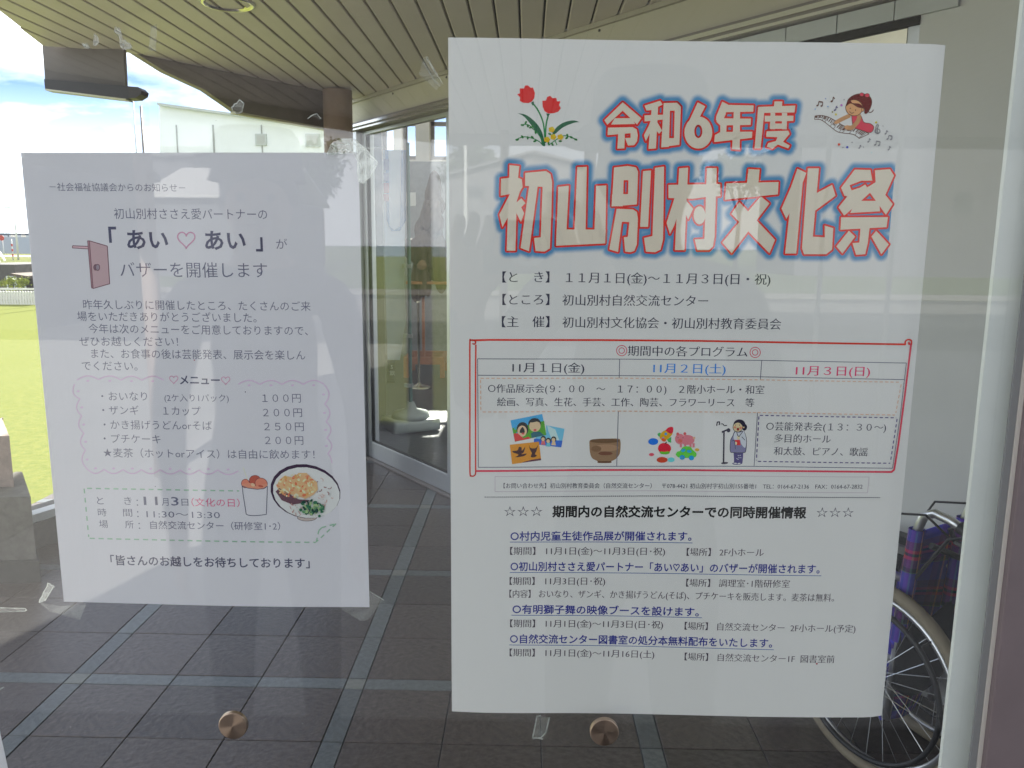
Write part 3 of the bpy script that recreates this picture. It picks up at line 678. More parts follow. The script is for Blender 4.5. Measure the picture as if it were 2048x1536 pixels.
blob = [(870, 640), (900, 570), (960, 520), (1060, 540), (1120, 490), (1210, 490), (1260, 540), (1330, 600), (1340, 680), (1290, 740), (1200, 785), (1100, 750), (980, 720), (900, 690)]
a.poly(blob, ink(214, 142, 112))
for k in range(110):
    x, y = rs.uniform(880, 1320), rs.uniform(500, 780)
    if ((x-1105)/225)**2+((y-640)/135)**2 > 1: continue
    a.ell(x, y, rs.uniform(8, 30), rs.uniform(6, 16), rs.choice([ink(222, 156, 120), ink(206, 120, 96), ink(230, 182, 142), ink(190, 104, 84), ink(226, 170, 150), ink(212, 134, 92)]), rs.uniform(0, 180), n=9)
for k in range(70):
    x, y = rs.gauss(1270, 65), rs.gauss(900, 42)
    a.ell(x, y, rs.uniform(10, 30), rs.uniform(8, 20), rs.choice([ink(70, 100, 84), ink(92, 122, 96), ink(52, 78, 74), ink(128, 146, 112)]), rs.uniform(0, 180), n=8)
a.done('noodle_bowl_picture')
for q in ((388, 720.5, 1.3, 1.1, ink(140, 60, 80)), (309, 974, .8, .8, kK), (490.5, 784, .9, 1.2, kK)): a = Art(LP, 0, 0, 1); a.ell(*q); a.done('speck')

# ---- right poster: title
A_ = (980, 140, 3.841); B_ = (1400, 140, 3.841); F_ = (1240, 180, 5.12)
def ell(cx, cy, rx, ry, n=28): return [(cx+rx*cos(2*pi*k/n), cy+ry*sin(2*pi*k/n)) for k in range(n)]
def ring(cx, cy, rx, ry, hx, hy, hrx, hry, n=28):
    o_ = ell(cx, cy, rx, ry, n); i_ = ell(hx, hy, hrx, hry, n); return [[o_[k], o_[(k+1) % n], i_[(k+1) % n], i_[k]] for k in range(n)]
G = {}
G['令'] = [(A_, p) for p in ([(1022, 245), (880, 383), (903, 418), (1032, 300)], [(1022, 245), (1165, 368), (1132, 416), (1012, 300)], [(960, 368), (1092, 366), (1118, 412), (932, 416)], [(908, 440), (1100, 436), (1120, 480), (905, 498)],
    [(1060, 436), (1100, 436), (1130, 455), (1138, 500), (1132, 545), (1110, 575), (1062, 578), (1040, 520), (1082, 518), (1082, 480)], [(988, 480), (1038, 480), (1035, 600), (980, 602)])]
G['和'] = [(A_, p) for p in ([(1190, 270), (1310, 232), (1330, 262), (1240, 305), (1205, 308)], [(1245, 290), (1295, 270), (1278, 600), (1220, 605)], [(1190, 345), (1332, 340), (1330, 378), (1190, 392)], [(1240, 380), (1270, 400), (1222, 500), (1200, 545), (1185, 500), (1225, 420)],
    [(1275, 375), (1325, 462), (1302, 488), (1265, 440)], [(1338, 250), (1388, 250), (1377, 588), (1318, 592)], [(1338, 250), (1440, 248), (1470, 280), (1466, 308), (1340, 310)], [(1424, 250), (1440, 248), (1470, 280), (1458, 572), (1415, 575)], [(1325, 522), (1460, 520), (1458, 572), (1320, 590)])]
G['6'] = [(A_, [(1600, 245), (1657, 276), (1608, 372), (1560, 420), (1497, 500), (1510, 440)])] + [(A_, q) for q in ring(1604, 478, 107, 124, 1604, 469, 31, 52)]
G['年'] = [(B_, p) for p in ([(175, 240), (218, 262), (200, 340), (185, 372), (125, 385), (130, 350)], [(195, 265), (415, 270), (412, 318), (190, 322)], [(135, 368), (395, 372), (392, 420), (160, 424), (130, 395)], [(118, 498), (160, 474), (405, 472), (402, 520), (112, 552)], [(265, 270), (312, 270), (308, 610), (250, 605)], [(160, 410), (208, 415), (205, 482), (158, 482)])]
G['度'] = [(B_, p) for p in ([(575, 240), (635, 240), (632, 280), (570, 280)], [(450, 282), (735, 272), (728, 325), (450, 328)], [(450, 285), (500, 290), (468, 600), (422, 600)], [(500, 350), (720, 350), (718, 390), (500, 395)], [(545, 328), (580, 328), (580, 455), (540, 452)], [(632, 328), (672, 328), (668, 455), (632, 455)], [(540, 410), (670, 410), (668, 452), (538, 450)],
    [(515, 470), (680, 465), (690, 490), (640, 550), (692, 580), (680, 602), (600, 572), (560, 602), (515, 588), (527, 560), (585, 545), (598, 515), (510, 512)])]
G['初'] = [(A_, p) for p in ([(150, 730), (225, 738), (215, 830), (148, 830)], [(85, 835), (200, 820), (245, 840), (250, 900), (225, 940), (82, 965)], [(175, 910), (240, 900), (205, 1010), (95, 1208), (72, 1110)], [(140, 1010), (205, 1010), (195, 1388), (128, 1388)], [(200, 1020), (240, 985), (272, 1022), (240, 1055), (262, 1100), (238, 1168), (198, 1090)],
    [(270, 790), (430, 775), (465, 800), (475, 860), (470, 900), (270, 890)], [(302, 880), (368, 880), (300, 1392), (235, 1367)], [(402, 790), (465, 800), (477, 860), (472, 1100), (460, 1370), (420, 1395), (350, 1390), (338, 1290), (390, 1285), (405, 880)])]
G['山'] = [(A_, p) for p in ([(525, 897), (606, 888), (588, 1240), (508, 1348)], [(512, 1225), (890, 1225), (885, 1332), (508, 1350)], [(817, 890), (895, 885), (886, 1330), (803, 1235)], [(672, 745), (745, 742), (735, 1235), (650, 1235)])]
G['別'] = [(A_, p) for p in ([(955, 748), (1032, 740), (1022, 1046), (937, 1046)], [(955, 748), (1060, 735), (1120, 745), (1138, 780), (1136, 845), (955, 845)], [(1068, 740), (1125, 748), (1140, 780), (1130, 1032), (1060, 1035)], [(940, 955), (1134, 950), (1130, 1032), (936, 1047)],
    [(975, 1065), (1100, 1070), (1130, 1090), (1138, 1140), (1130, 1340), (1110, 1390), (1080, 1400), (1040, 1395), (1030, 1285), (1060, 1282), (1072, 1168), (1015, 1165), (985, 1398), (918, 1378)], [(1178, 775), (1240, 770), (1216, 1205), (1155, 1205)],
    [(1270, 750), (1340, 740), (1332, 1300), (1312, 1380), (1270, 1400), (1200, 1395), (1185, 1290), (1250, 1275)])]
G['村'] = [(F_, p) for p in ([(610, 800), (702, 792), (662, 1640), (565, 1640)], [(500, 970), (1030, 962), (1032, 1085), (880, 1095), (745, 1112), (500, 1105)], [(565, 1095), (650, 1110), (560, 1385), (515, 1475), (480, 1362)], [(645, 1090), (752, 1215), (702, 1325), (640, 1200)], ell(818, 1282, 60, 92), [(895, 797), (995, 798), (972, 1500), (955, 1600), (915, 1640), (795, 1640), (770, 1530), (868, 1525)])]
G['文'] = [(B_, p) for p in ([(375, 760), (460, 765), (450, 880), (362, 880)], [(205, 870), (605, 860), (600, 955), (195, 995)], [(305, 1015), (578, 1305), (535, 1408), (245, 1105)], [(470, 970), (535, 1025), (440, 1150), (245, 1408), (175, 1325), (360, 1100)])]
G['化'] = [(B_, p) for p in ([(750, 758), (818, 790), (745, 990), (665, 1145), (628, 1065), (700, 900)], [(745, 880), (790, 868), (740, 1410), (655, 1410), (700, 1000)], [(830, 755), (915, 755), (868, 1280), (960, 1285), (958, 1195), (1025, 1215), (1015, 1380), (970, 1415), (800, 1415), (785, 1370)], [(1015, 882), (1042, 965), (880, 1085), (888, 950)])]
G['祭'] = [(B_, p) for p in ([(1190, 765), (1310, 768), (1325, 850), (1240, 850), (1150, 885), (1165, 925), (1225, 905), (1212, 990), (1110, 965), (1085, 905)], [(1345, 770), (1460, 762), (1492, 810), (1425, 960), (1482, 1030), (1430, 1112), (1280, 905), (1350, 862)], [(1270, 880), (1310, 940), (1190, 1050), (1108, 1118), (1065, 1055), (1150, 950)], [(1200, 1005), (1375, 1005), (1385, 1085), (1155, 1098)],
    [(1085, 1132), (1445, 1130), (1435, 1207), (1080, 1227)], [(1235, 1200), (1305, 1200), (1290, 1330), (1270, 1415), (1200, 1420), (1172, 1330), (1225, 1325)], [(1145, 1235), (1192, 1280), (1095, 1410), (1048, 1355)], [(1355, 1235), (1452, 1340), (1395, 1415), (1318, 1280)])]
t_pink, t_red = ink(198, 162, 150), ink(204, 66, 52)
allseg, allpoly = [], []
for ch, ps in G.items():
    Vp, Fp, Jp, Vr, Fr, Jr = [], [], [], [], [], []
    for (ox, oy, s_), p in ps:
        P = [gp(ox+x/s_, oy+y/s_) for x, y in p]; allpoly.append(np.array(P)); k = len(Vp)
        tr = tessellate_polygon([[Vector((q[0], q[1], 0)) for q in P]]); Vp += P; Fp += [[i+k for i in t] for t in tr]; Jp += [len(Fp)*1e-7]*len(P)
        V, Fc = strokes(P, 2*3.7*0.00031, True, 10); k = len(Vr); Vr += V; Fr += [[i+k for i in f] for f in Fc]; Jr += list(np.repeat(np.arange(len(Fc))*1.2e-7, [len(f) for f in Fc]))
    RP.add('title_character', Vp, Fp, t_pink, 4, np.array(Jp)); RP.add('title_outline', Vr, Fr, t_red, 2.2, np.array(Jr[:len(Vr)]))
# soft blue glow: print density stored per vertex
def glow():
    x0, z0 = gp(985, 560); x1, z1 = gp(1805, 185); st = 0.0007
    gx = np.arange(x0, x1, st); gz = np.arange(z0, z1, st); X, Z = np.meshgrid(gx, gz); Dm = np.full(X.shape, 1.0)
    for P in allpoly:
        a0, b0 = P.min(0)-0.008, P.max(0)+0.008
        i0, i1 = np.searchsorted(gx, (a0[0], b0[0])); j0, j1 = np.searchsorted(gz, (a0[1], b0[1]))
        sx, sz = X[j0:j1, i0:i1], Z[j0:j1, i0:i1]; ins = np.zeros(sx.shape, bool); dd = np.full(sx.shape, 1.0)
        for q in range(len(P)):
            a_, b_ = P[q], P[(q+1) % len(P)]; ab = b_-a_; l2 = ab@ab+1e-12
            t = np.clip(((sx-a_[0])*ab[0]+(sz-a_[1])*ab[1])/l2, 0, 1); dd = np.minimum(dd, np.hypot(sx-a_[0]-ab[0]*t, sz-a_[1]-ab[1]*t))
            c = (a_[1] > sz) != (b_[1] > sz)
            with np.errstate(all='ignore'): xi = a_[0]+(sz-a_[1])/(b_[1]-a_[1])*(b_[0]-a_[0])
            ins ^= c & (sx < xi)
        dd[ins] = 0; Dm[j0:j1, i0:i1] = np.minimum(Dm[j0:j1, i0:i1], dd)
    al = np.clip((0.0055-Dm)/0.0034, 0, 1); al = al*al*(3-2*al)
    idx = np.arange(X.size).reshape(X.shape); fs = []
    mxa = np.maximum.reduce([al[:-1, :-1], al[1:, :-1], al[:-1, 1:], al[1:, 1:]])
    jj, ii = np.nonzero(mxa > 0.003)
    fs = np.stack([idx[jj, ii], idx[jj, ii+1], idx[jj+1, ii+1], idx[jj+1, ii]], 1)
    used, inv = np.unique(fs, return_inverse=True); fs = inv.reshape(fs.shape)
    m = bpy.data.materials.new('ink_soft_blue'); m.use_nodes = True; t = m.node_tree; b = t.nodes['Principled BSDF']; b.inputs['Roughness'].default_value = .8; b.inputs['Specular IOR Level'].default_value = 0.2
    at = N(t, 'ShaderNodeAttribute', attribute_name='print'); mi = N(t, 'ShaderNodeMixRGB'); mi.inputs['Color1'].default_value = (0.81, 0.795, 0.785, 1); mi.inputs['Color2'].default_value = (0.085, 0.30, 0.56, 1)
    t.links.new(at.outputs['Fac'], mi.inputs['Fac']); t.links.new(mi.outputs[0], b.inputs['Base Color'])
    o = RP.add('title_glow', np.stack([X.ravel()[used], Z.ravel()[used]], 1), fs.tolist(), m, 1.2)
    at_ = o.data.attributes.new('print', 'FLOAT', 'POINT'); at_.data.foreach_set('value', al.ravel()[used].astype(np.float32))
glow()
MN = 0.013
RT = [
 ('【と　き】', 1004.6, 554, 1099, 554, 24.5, MN), ('１１月１日(金)～１１月３日(日・祝)', 1131.8, 555, 1541.7, 558.6, 24.5, MN),
 ('【ところ】', 1004.6, 599, 1099, 599, 24.5, MN), ('初山別村自然交流センター', 1125, 600, 1417, 602, 24.5, MN),
 ('【主　催】', 1003.5, 643.5, 1099, 643.5, 24.5, MN), ('初山別村文化協会・初山別村教育委員会', 1125, 644.5, 1563, 648.3, 24.5, MN),
 ('期間中の各プログラム', 1255.8, 701.8, 1495.7, 704.2, 23, MN), ('11月１日(金)', 1024.7, 735, 1169, 736, 22.5, MN),
 ('○作品展示会(９：００　～　１７：００)　２階小ホール・和室', 976, 777, 1529, 779.6, 19.5, MN), ('絵画、写真、生花、手芸、工作、陶芸、フラワーリース　等', 994, 804, 1509, 805.5, 19.5, MN),
 ('○芸能発表会(１３：３０～)', 1533, 852.4, 1773, 855, 19.5, MN), ('多目的ホール', 1549, 876.5, 1662, 878.3, 19.5, MN), ('和太鼓、ピアノ、歌謡', 1548, 902, 1736, 904.3, 19.5, MN),
 ('【お問い合わせ先】初山別村教育委員会（自然交流センター）　〒078-4421 初山別村字初山別155番地1　TEL：0164-67-2136　FAX：0164-67-2832', 1007, 972, 1725.6, 973.3, 12, 0.006),
 ('【期間】 11月1日(金)～11月3日(日･祝)', 1020, 1102.7, 1331, 1104.3, 18.5, MN), ('【場所】 2F小ホール', 1374, 1105, 1528, 1105.5, 18.5, MN), ('【期間】 11月3日(日･祝)', 1019, 1163, 1211, 1164.3, 18.5, MN),
 ('【場所】 調理室･1階研修室', 1373, 1166.8, 1580, 1168, 18.5, MN), ('【内容】 おいなり、ザンギ、かき揚げうどん(そば)、プチケーキを販売します。麦茶は無料。', 1018.6, 1188.5, 1669, 1196, 18.5, MN),
 ('【期間】 11月1日(金)～11月3日(日･祝)', 1020, 1248, 1327, 1251.5, 18.5, MN), ('【場所】 自然交流センター  2F小ホール(予定)', 1370, 1253.2, 1712, 1258.2, 18.5, MN),
 ('【期間】 11月1日(金)～11月16日(土)', 1019, 1306.4, 1309.6, 1311.2, 18.5, MN), ('【場所】 自然交流センター1F  図書室前', 1370, 1314.8, 1669.6, 1319.2, 18.5, MN)]
for t, x0, y0, x1, y1, em, mn in RT: line(RP, t, x0, y0, x1, y1, em, kM if y0 > 1000 else kK, 0.004, mn)
line(RP, '11月２日(土)', 1307, 736.4, 1452, 738, 22.5, ink(70, 112, 176), 0.006, MN); line(RP, '11月３日(日)', 1592, 740.8, 1741, 742.8, 22.5, ink(190, 66, 94), 0.006, MN)
line(RP, '☆☆☆', 1008, 1023.5, 1085, 1023.7, 24, kK, -0.012); line(RP, '☆☆☆', 1633, 1025, 1708, 1025.3, 24, kK, -0.012)
line(RP, '期間内の自然交流センターでの同時開催情報', 1104.6, 1024, 1613.5, 1025.6, 25.5, kB, 0.033)
for t, x0, y0, x1, y1, ux, uy, vx_, vy in (('○村内児童生徒作品展が開催されます。', 1021, 1073, 1384, 1073.7, 1019.6, 1085, 1385.5, 1087), ('○初山別村ささえ愛パートナー「あい♡あい」のバザーが開催されます。', 1021, 1133.7, 1640, 1138.5, 1019.5, 1146, 1643, 1152),
        ('○有明獅子舞の映像ブースを設けます。', 1025, 1219.5, 1398.6, 1225.6, 1022.6, 1231.8, 1404.6, 1237), ('○自然交流センター図書室の処分本無料配布をいたします。', 1020, 1279, 1545, 1287, 1018.6, 1291.4, 1547.8, 1300)):
    line(RP, t, x0, y0, x1, y1, 20.8, nv, 0.018); a = Art(RP, 0, 0, 1); a.line([(ux, uy), ((ux+vx_)/2, (uy+vy)/2-0.5), (vx_, vy)], ink(70, 88, 130), 1.1); a.done('underline')
# frames
a = Art(RP, 0, 0, 1); R_ = ink(200, 70, 58); R2 = ink(188, 72, 84)
for cx_, cy_ in ((1243.7, 701.5), (1510.7, 705)): a = Art(RP, 0, 0, 1); a.line(ell(cx_, cy_, 10.3, 10.3), ink(196, 78, 92), 1.2, True); a.line(ell(cx_, cy_, 5.6, 5.6, 20), ink(196, 78, 92), 1.2, True); a.done('double_circle')
a = Art(RP, 0, 0, 1)
a.line([(944, 681), (980, 680), (1200, 680.5), (1400, 682), (1600, 685.5), (1813, 689)], R_, 3.0); a.line([(1819, 687), (1824, 690), (1810, 800), (1798, 890), (1789.5, 940), (1784, 944.5), (1600, 942.5), (1340, 940.8), (1150, 941), (952, 943)], R2, 3.2)
a.line(a.smooth([(1812, 689), (1811.5, 684), (1815, 680.3), (1820, 679.6), (1825, 682.5), (1825, 690)]), R_, 2.6); a.line([(1817, 687), (1820, 684.5), (1818.5, 690)], R_, 1.6)
a.line(a.smooth([(951.5, 690), (951, 760), (951, 860), (951, 930), (950.8, 948), (947, 953), (943, 953), (939.8, 948), (939.5, 900), (939.5, 780), (939.5, 688), (941, 681.5), (946.5, 680.5), (951, 684), (949, 688.5), (945, 687.5)]), R_, 2.4); a.done('scroll_frame')
a = Art(RP, 0, 0, 1); tk = ink(92, 94, 104)
for p in ([(955, 718), (1240, 718.5), (1524, 721), (1814, 726.3)], [(955, 751), (1239, 751.6), (1523, 753.8), (1810, 759.5)], [(955, 718), (956.5, 935.4)], [(956.5, 935.4), (1234, 933.5), (1508.5, 933), (1786, 937)], [(1814, 726.3), (1802, 830), (1786, 937)], [(1239.6, 718), (1238.6, 756.5)], [(1523.8, 721), (1521, 760)], [(1236.9, 823), (1233.8, 933.5)], [(1515.4, 825), (1508.5, 933)]): a.line(p, tk, 1.15)
a.done('table_ruling')
a = Art(RP, 0, 0, 1); oc = ink(206, 140, 120)
a.dash([(961, 757), (1239, 756.6), (1522, 759.8), (1798, 764.5)], oc, 1.4, 6.6, 4.2); a.dash([(1803, 769), (1792, 826)], oc, 1.4, 6.6, 4.2); a.dash([(961, 760), (961.5, 823)], oc, 1.4, 6.6, 4.2); a.dash([(965, 824.3), (1236, 822.6), (1515, 825), (1790, 830)], oc, 1.4, 6.6, 4.2); a.done('orange_dashes')
a = Art(RP, 0, 0, 1); vc = ink(88, 82, 112)
a.dash([(1520, 831), (1793, 835.8)], vc, 1.7, 6.5, 4.4); a.dash([(1795, 838), (1781.5, 924)], vc, 1.7, 6.5, 4.4); a.dash([(1516, 923), (1781, 926.8)], vc, 1.7, 6.5, 4.4); a.dash([(1518, 833), (1513, 921)], vc, 1.7, 6.5, 4.4); a.done('violet_dashes')
a = Art(RP, 0, 0, 1); lc = ink(150, 140, 148)
a.line([(990, 953.5), (1350, 951.5), (1738.7, 954.4), (1735.6, 986), (1300, 982.5), (990, 984), (990, 953.5)], lc, .8); a.dash([(969, 995), (1340, 992.5), (1761, 995.2)], kK, 1.3, 2.6, 1.3); a.done('contact_frame')
# flowers
a = Art(RP, 980, 140, 3.841); g1 = ink(40, 92, 76); g2 = ink(62, 116, 78); rdf = ink(206, 34, 36); rdl = ink(220, 66, 66); og = ink(226, 136, 44)
a.line(a.smooth([(325, 250), (370, 310), (410, 410), (425, 560)]), g2, 2.3); a.line(a.smooth([(448, 345), (430, 430), (425, 560)]), g2, 2.3)
a.poly(a.smooth([(212, 330), (280, 345), (350, 400), (395, 465), (415, 530), (425, 580), (400, 575), (385, 520), (330, 440), (265, 360), (212, 330)]), g1)
a.poly(a.smooth([(690, 398), (640, 385), (570, 400), (510, 440), (475, 500), (500, 490), (560, 440), (640, 405), (690, 398)]), g1)
a.line(a.smooth([(240, 420), (290, 418), (330, 450), (380, 500), (410, 560)]), g2, 1.4); a.line(a.smooth([(195, 535), (260, 512), (330, 525), (380, 550), (405, 578)]), g2, 1.4); a.line(a.smooth([(670, 535), (610, 510), (560, 505), (500, 540), (450, 578)]), g2, 1.4); a.line([(500, 540), (515, 575)], g2, 1.3)
for x, y, r in ((248, 422, 10), (275, 402, -60), (290, 428, 70), (312, 440, -20), (328, 430, 60), (350, 478, 80), (210, 535, -15), (248, 512, 60), (290, 520, 90), (325, 515, 40), (345, 545, -20), (595, 500, 70), (590, 520, -40), (625, 515, 30), (660, 532, 20), (480, 470, 60), (460, 490, 20), (450, 560, 90), (480, 570, 60), (540, 545, 0)):
    a.ell(x, y, 14, 8, ink(66, 104, 70), r, n=10)
a.poly([(228, 140), (262, 140), (268, 118), (290, 116), (312, 135), (330, 132), (345, 175), (340, 215), (322, 240), (295, 252), (255, 250), (228, 235), (232, 210), (208, 185), (230, 178)], rdf); a.poly([(402, 235), (430, 232), (440, 205), (462, 196), (482, 215), (510, 212), (515, 238), (542, 238), (530, 268), (545, 290), (525, 318), (490, 330), (448, 332), (420, 315), (405, 280)], rdf)
a.ell(300, 200, 28, 34, rdl, 20); a.ell(480, 285, 30, 30, rdl, 10); a.ell(275, 205, 14, 34, rdf, 10); a.ell(458, 285, 14, 34, rdf, 10)
a.poly([(315, 250), (335, 238), (340, 262), (328, 272)], g1); a.poly([(432, 332), (462, 335), (450, 352), (438, 350)], g1)
for x, y in ((474, 456), (438, 533), (487, 513), (541, 513)):
    for k in range(5): a.ell(x+12*cos(k*1.256), y+12*sin(k*1.256), 13, 11, og if k % 2 else ink(232, 150, 66), n=10)
a.done('flower_picture')
# girl playing a piano ribbon
a = Art(RP, 1400, 140, 3.841); hr = ink(96, 62, 50); sk = ink(186, 132, 102); kb = ink(92, 72, 66); dr = ink(204, 78, 88)
top = a.smooth([(885, 352), (935, 348), (990, 362), (1050, 395), (1110, 430), (1170, 435), (1235, 455), (1300, 490)]); bot = a.smooth([(1225, 525), (1180, 495), (1110, 485), (1060, 475), (1010, 440), (960, 400), (925, 380), (882, 378)])
a.poly(top+bot, ink(196, 192, 186), kb, 1.0)
for k in range(1, 36):
    t = k/36; i = min(int(t*(len(top)-1)), len(top)-1); j = min(int((1-t)*(len(bot)-1)), len(bot)-1); p, q = top[i], bot[j]
    f_ = 0.62 if k % 7 not in (0, 3) else 1; a.line([p, (p[0]+(q[0]-p[0])*f_, p[1]+(q[1]-p[1])*f_)], kb, 1.5 if f_ < 1 else .7)
a.poly(a.smooth([(1165, 345), (1230, 345), (1260, 400), (1310, 412), (1336, 440), (1310, 480), (1240, 462), (1180, 435), (1165, 345)]), dr, kb, .8)
a.line(a.smooth([(1225, 350), (1215, 390), (1170, 440), (1125, 440)]), sk, 6.5); a.line(a.smooth([(1150, 350), (1095, 375), (1050, 400)]), sk, 6); a.ell(1128, 442, 20, 14, sk, 20); a.ell(1050, 402, 20, 11, sk, -10)
a.ell(1185, 290, 66, 62, sk, 10, kb, .9); a.poly(a.smooth([(1125, 275), (1140, 225), (1185, 192), (1240, 182), (1295, 195), (1320, 235), (1312, 285), (1285, 330), (1265, 330), (1262, 295), (1215, 285), (1160, 255), (1125, 275)]), hr, kb, .8)
a.line(a.smooth([(1285, 310), (1305, 325), (1325, 318), (1332, 305)]), kb, 1.2); a.ell(1250, 305, 10, 13, sk, 0, kb, .7); a.ell(1243, 188, 16, 14, dr, 0, kb, .6); a.ell(1285, 195, 18, 15, dr, 0, kb, .6)
a.ell(1155, 295, 4, 6, kb, n=8); a.ell(1196, 308, 4, 6, kb, n=8); a.line(a.smooth([(1148, 318), (1165, 332), (1182, 326)]), kb, .9); a.ell(1146, 312, 9, 6, ink(206, 130, 110), n=8)
def note(x, y, s_, dbl=False, c=kb):
    a.ell(x, y, 9*s_, 7*s_, c, -20, n=10); a.line([(x+8*s_, y), (x+12*s_, y-34*s_)], c, 1.1)
    if dbl: a.ell(x+34*s_, y+4*s_, 9*s_, 7*s_, c, -20, n=10); a.line([(x+42*s_, y+4*s_), (x+46*s_, y-28*s_)], c, 1.1); a.line([(x+12*s_, y-34*s_), (x+46*s_, y-28*s_)], c, 1.8)
    else: a.line([(x+12*s_, y-34*s_), (x+24*s_, y-18*s_)], c, 1.2)
gy = ink(120, 118, 122)
note(903, 272, .9, True); note(1012, 240, 1); note(1036, 308, .9, c=ink(84, 80, 110)); note(1425, 490, .8, c=gy); note(1292, 552, .8, c=gy); note(1345, 575, .85, True, gy); note(1440, 530, .8, True, gy); note(1448, 612, .8, c=gy); note(1222, 600, .7, c=gy)
a.line(a.smooth([(1362, 485), (1345, 478), (1350, 452), (1378, 458), (1382, 478), (1362, 488), (1350, 470), (1355, 425), (1372, 425), (1362, 455), (1368, 485)]), gy, 1.1)
for x, y, r, c in ((965, 220, 5, ink(110, 120, 150)), (885, 300, 5, ink(90, 130, 180)), (983, 280, 5, ink(90, 130, 180)), (1087, 270, 9, ink(150, 100, 150)), (1018, 322, 6, ink(110, 110, 70)), (1044, 341, 9, ink(170, 160, 90)), (1107, 228, 5, gy), (1353, 402, 9, ink(214, 160, 80)), (1068, 572, 10, ink(196, 90, 80)), (1131, 593, 9, ink(80, 84, 150)), (1098, 595, 5, gy), (1168, 556, 5, gy), (1406, 430, 4, gy), (1318, 634, 5, ink(150, 170, 200)), (1255, 592, 4, gy)): a.ell(x, y, r, r, c, n=10)
a.done('piano_girl_picture')
# photographs, tea bowl
a = Art(RP, 920, 800, 4.876); sb = ink(74, 132, 186)
a.poly([(492, 200), (802, 138), (842, 345), (535, 410)], sb); a.poly([(510, 275), (560, 270), (820, 205), (842, 345), (535, 410)], ink(82, 132, 60)); a.ell(610, 285, 58, 68, ink(52, 44, 44)); a.ell(606, 305, 46, 54, ink(206, 148, 124)); a.poly([(522, 330), (560, 325), (620, 375), (670, 360), (690, 378), (535, 408)], ink(200, 74, 72)); a.ell(615, 330, 14, 9, ink(190, 80, 80))
a.ell(728, 232, 62, 54, ink(46, 40, 42)); a.ell(730, 256, 56, 56, ink(208, 150, 124)); a.poly([(690, 330), (720, 312), (780, 312), (822, 348), (700, 372)], ink(40, 92, 100)); a.ell(732, 296, 16, 12, ink(196, 84, 84)); a.poly([(670, 215), (700, 185), (760, 182), (790, 225), (750, 212), (700, 222)], ink(46, 40, 42))
a.poly([(840, 248), (1020, 283), (988, 465), (718, 432), (740, 365), (840, 345)], ink(96, 148, 196)); a.poly([(850, 250), (930, 290), (970, 400), (900, 400), (860, 300)], ink(150, 180, 206)); a.poly([(722, 378), (1000, 400), (988, 465), (718, 432)], ink(52, 92, 160))
for x, y, c in ((812, 380, ink(190, 96, 96)), (862, 398, ink(96, 150, 160)), (914, 385, ink(206, 150, 124))): a.ell(x, y, 26, 28, ink(58, 48, 48)); a.ell(x-2, y+6, 17, 19, ink(206, 150, 124)); a.poly([(x-24, y+58), (x-14, y+22), (x+14, y+22), (x+22, y+60)], c)
a.poly([(485, 438), (770, 408), (792, 590), (508, 628)], ink(204, 120, 58)); a.poly([(620, 606), (700, 585), (788, 572), (792, 590), (600, 615)], ink(84, 62, 70)); dk = ink(76, 52, 52)
a.poly(a.smooth([(508, 500), (560, 492), (575, 460), (600, 465), (605, 495), (635, 460), (622, 510), (600, 530), (650, 525), (620, 550), (540, 560), (570, 535), (520, 515), (508, 500)]), dk); a.poly(a.smooth([(672, 435), (690, 470), (740, 470), (762, 440), (745, 500), (732, 530), (750, 545), (720, 562), (690, 555), (700, 520), (680, 480), (672, 435)]), dk); a.done('photo_prints_picture')
a = Art(RP, 920, 800, 4.876); c1 = ink(122, 102, 86)
a.poly(a.smooth([(1262, 410), (1290, 388), (1400, 382), (1540, 380), (1565, 400), (1568, 460), (1558, 530), (1520, 580), (1480, 600), (1470, 618), (1350, 618), (1340, 600), (1290, 570), (1268, 510), (1262, 410)]), c1); a.ell(1412, 402, 148, 22, ink(100, 84, 72)); a.ell(1430, 470, 120, 34, ink(136, 112, 94)); a.ell(1420, 525, 70, 18, ink(104, 80, 72)); a.ell(1330, 480, 50, 30, ink(112, 92, 78)); a.poly([(1345, 600), (1475, 600), (1470, 618), (1350, 618)], ink(96, 80, 70)); a.done('tea_bowl_picture')
# clay toys, singer
a = Art(RP, 1280, 800, 3.793)
a.poly(a.smooth([(133, 262), (150, 250), (170, 262), (165, 282), (145, 280), (133, 262)]), ink(78, 140, 90)); a.poly([(205, 300), (240, 282), (238, 328), (215, 320)], ink(78, 140, 90)); a.poly(a.smooth([(150, 290), (165, 250), (215, 222), (250, 225), (245, 265), (210, 300), (180, 318), (150, 290)]), ink(220, 134, 60)); a.poly(a.smooth([(195, 235), (215, 212), (250, 208), (252, 245), (232, 258), (195, 235)]), ink(204, 66, 74)); a.ell(198, 260, 10, 10, ink(66, 120, 180)); a.ell(176, 292, 9, 8, ink(120, 110, 180)); a.ell(182, 305, 18, 12, ink(204, 90, 66), 20)
a.ell(102, 318, 38, 26, ink(62, 100, 176)); a.ell(188, 370, 50, 40, ink(204, 50, 60)); a.ell(190, 402, 38, 14, ink(96, 150, 70)); a.ell(186, 362, 46, 34, ink(210, 62, 72)); a.line([(190, 335), (205, 320)], ink(70, 70, 60), 1.5)
a.ell(89, 417, 20, 12, ink(204, 84, 94)); a.ell(170, 457, 42, 22, ink(160, 78, 66)); a.ell(238, 456, 27, 18, ink(100, 166, 170)); a.ell(435, 380, 17, 12, ink(222, 140, 76))
pg = ink(208, 108, 116); a.ell(360, 305, 56, 38, pg); a.ell(305, 298, 38, 40, pg); a.ell(288, 260, 11, 12, ink(176, 92, 92)); a.ell(342, 258, 11, 12, ink(176, 92, 92)); a.ell(306, 312, 17, 14, ink(178, 96, 92)); a.ell(412, 290, 10, 9, ink(222, 140, 120))
